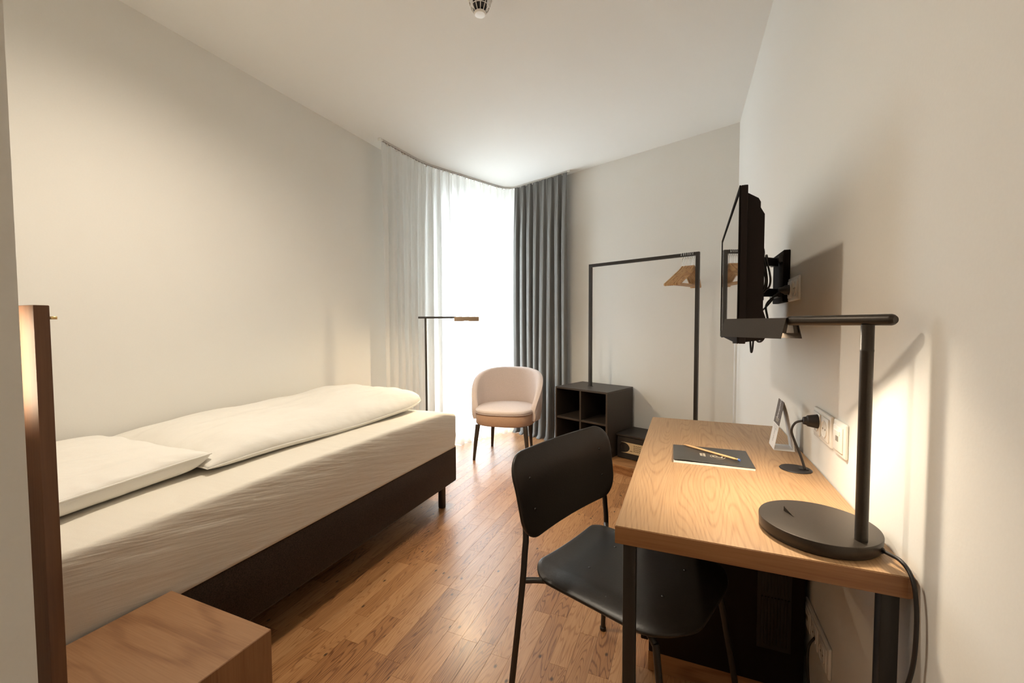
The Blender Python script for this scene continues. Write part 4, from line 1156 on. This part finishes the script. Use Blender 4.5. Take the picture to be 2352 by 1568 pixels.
for f_, l_, sf_, sl_ in ((0.215, -0.205, 0.012, -0.030), (0.215, 0.205, 0.012, 0.030), (-0.165, -0.170, -0.030, -0.020), (-0.165, 0.170, -0.030, 0.020)):
    bm = bm_new(); tube(bm, [AP(f_+sf_, l_+sl_, 0.0), AP(f_+sf_*0.5, l_+sl_*0.5, 0.16), AP(f_-0.01, l_, 0.300)], 0.012, 14, True, [0.0115, 0.0165, 0.021]); link_mesh('leg', bm, M_cab, ac, True, 50)

# ================================================================== FLOOR LAMP
flp = Vector((-1.713, 2.536, 0))
FD = Vector((0.9245, 0.40, 0)).normalized()
f_l = root('floor_lamp', flp, 'slim black floor lamp with lit head behind the foot of the bed', 'lamp')
bm = bm_new(); lathe(bm, [(0.0, 0.0005), (0.110, 0.0005), (0.112, 0.003), (0.112, 0.013), (0.109, 0.016), (0.0, 0.0162)], flp, 64); link_mesh('base', bm, M_lamp, f_l, True, 40)
bm = bm_new(); lathe(bm, [(0.0075, 0.016), (0.0075, 1.204)], flp, 20); link_mesh('pole', bm, M_black, f_l, True, 50)
ZF = 1.205
bm = bm_new(); tube(bm, [flp+Vector((0, 0, ZF))-FD*0.052, flp+Vector((0, 0, ZF))+FD*0.215], 0.0070, 16); link_mesh('arm', bm, M_black, f_l, True, 50)
bm = bm_new(); shade(bm, 0.205, 0.380, flp+Vector((0, 0, ZF+0.005)), FD, 0.012, 0.023, 0.032); shade_f = link_mesh('lamp_shade', bm, M_shadelit, f_l)
bm = bm_new(); c_l = flp+Vector((0, 0, ZF-0.004))+FD*0.290
lathe(bm, [(0.0, -0.036), (0.009, -0.033), (0.014, -0.024), (0.015, 0.0), (0.0, 0.001)], c_l, 24); link_mesh('bulb', bm, M_ledstar, shade_f, True)
area('floor_lamp_light', c_l+Vector((0, 0, -0.039)), c_l+Vector((0, 0, -1)), 0.05, 5.0, (1.0, 0.78, 0.5))

# ================================================================== SMOKE DETECTOR
sd_c = Vector((-0.842, 1.690, CEIL))
sdt = root('smoke_detector', sd_c, 'white round smoke detector on the ceiling at the top of view', 'smoke detector')
dn = Matrix(((1, 0, 0), (0, -1, 0), (0, 0, -1)))
bm = bm_new(); lathe(bm, [(0.062, 0.0), (0.062, 0.016), (0.058, 0.028), (0.047, 0.033), (0.0, 0.0335)], sd_c, 48, dn); link_mesh('base_ring', bm, M_white, sdt, True, 35)
bm = bm_new(); lathe(bm, [(0.032, 0.033), (0.028, 0.082), (0.0, 0.083)], sd_c, 32, dn); link_mesh('sensor_chamber', bm, M_pl, sdt, True, 35)
for k in range(12):
    a_ = 2*PI*k/12; d_ = Vector((math.cos(a_), math.sin(a_), 0))
    bm = bm_new(); tube(bm, [sd_c+d_*0.050+Vector((0, 0, -0.032)), sd_c+d_*0.044+Vector((0, 0, -0.062)), sd_c+d_*0.024+Vector((0, 0, -0.092))], 0.0018, 6); link_mesh('cage_rib', bm, M_white, sdt, True)
for rr_, zz in ((0.047, -0.048), (0.0415, -0.068)):
    bm = bm_new(); tube(bm, [sd_c+Vector((rr_*math.cos(2*PI*k/32), rr_*math.sin(2*PI*k/32), zz)) for k in range(33)], 0.0016, 6, False); link_mesh('cage_hoop', bm, M_white, sdt, True)
bm = bm_new(); lathe(bm, [(0.024, 0.088), (0.0265, 0.090), (0.0265, 0.094), (0.022, 0.098), (0.0, 0.099)], sd_c, 40, dn); link_mesh('cap', bm, M_white, sdt, True, 35)
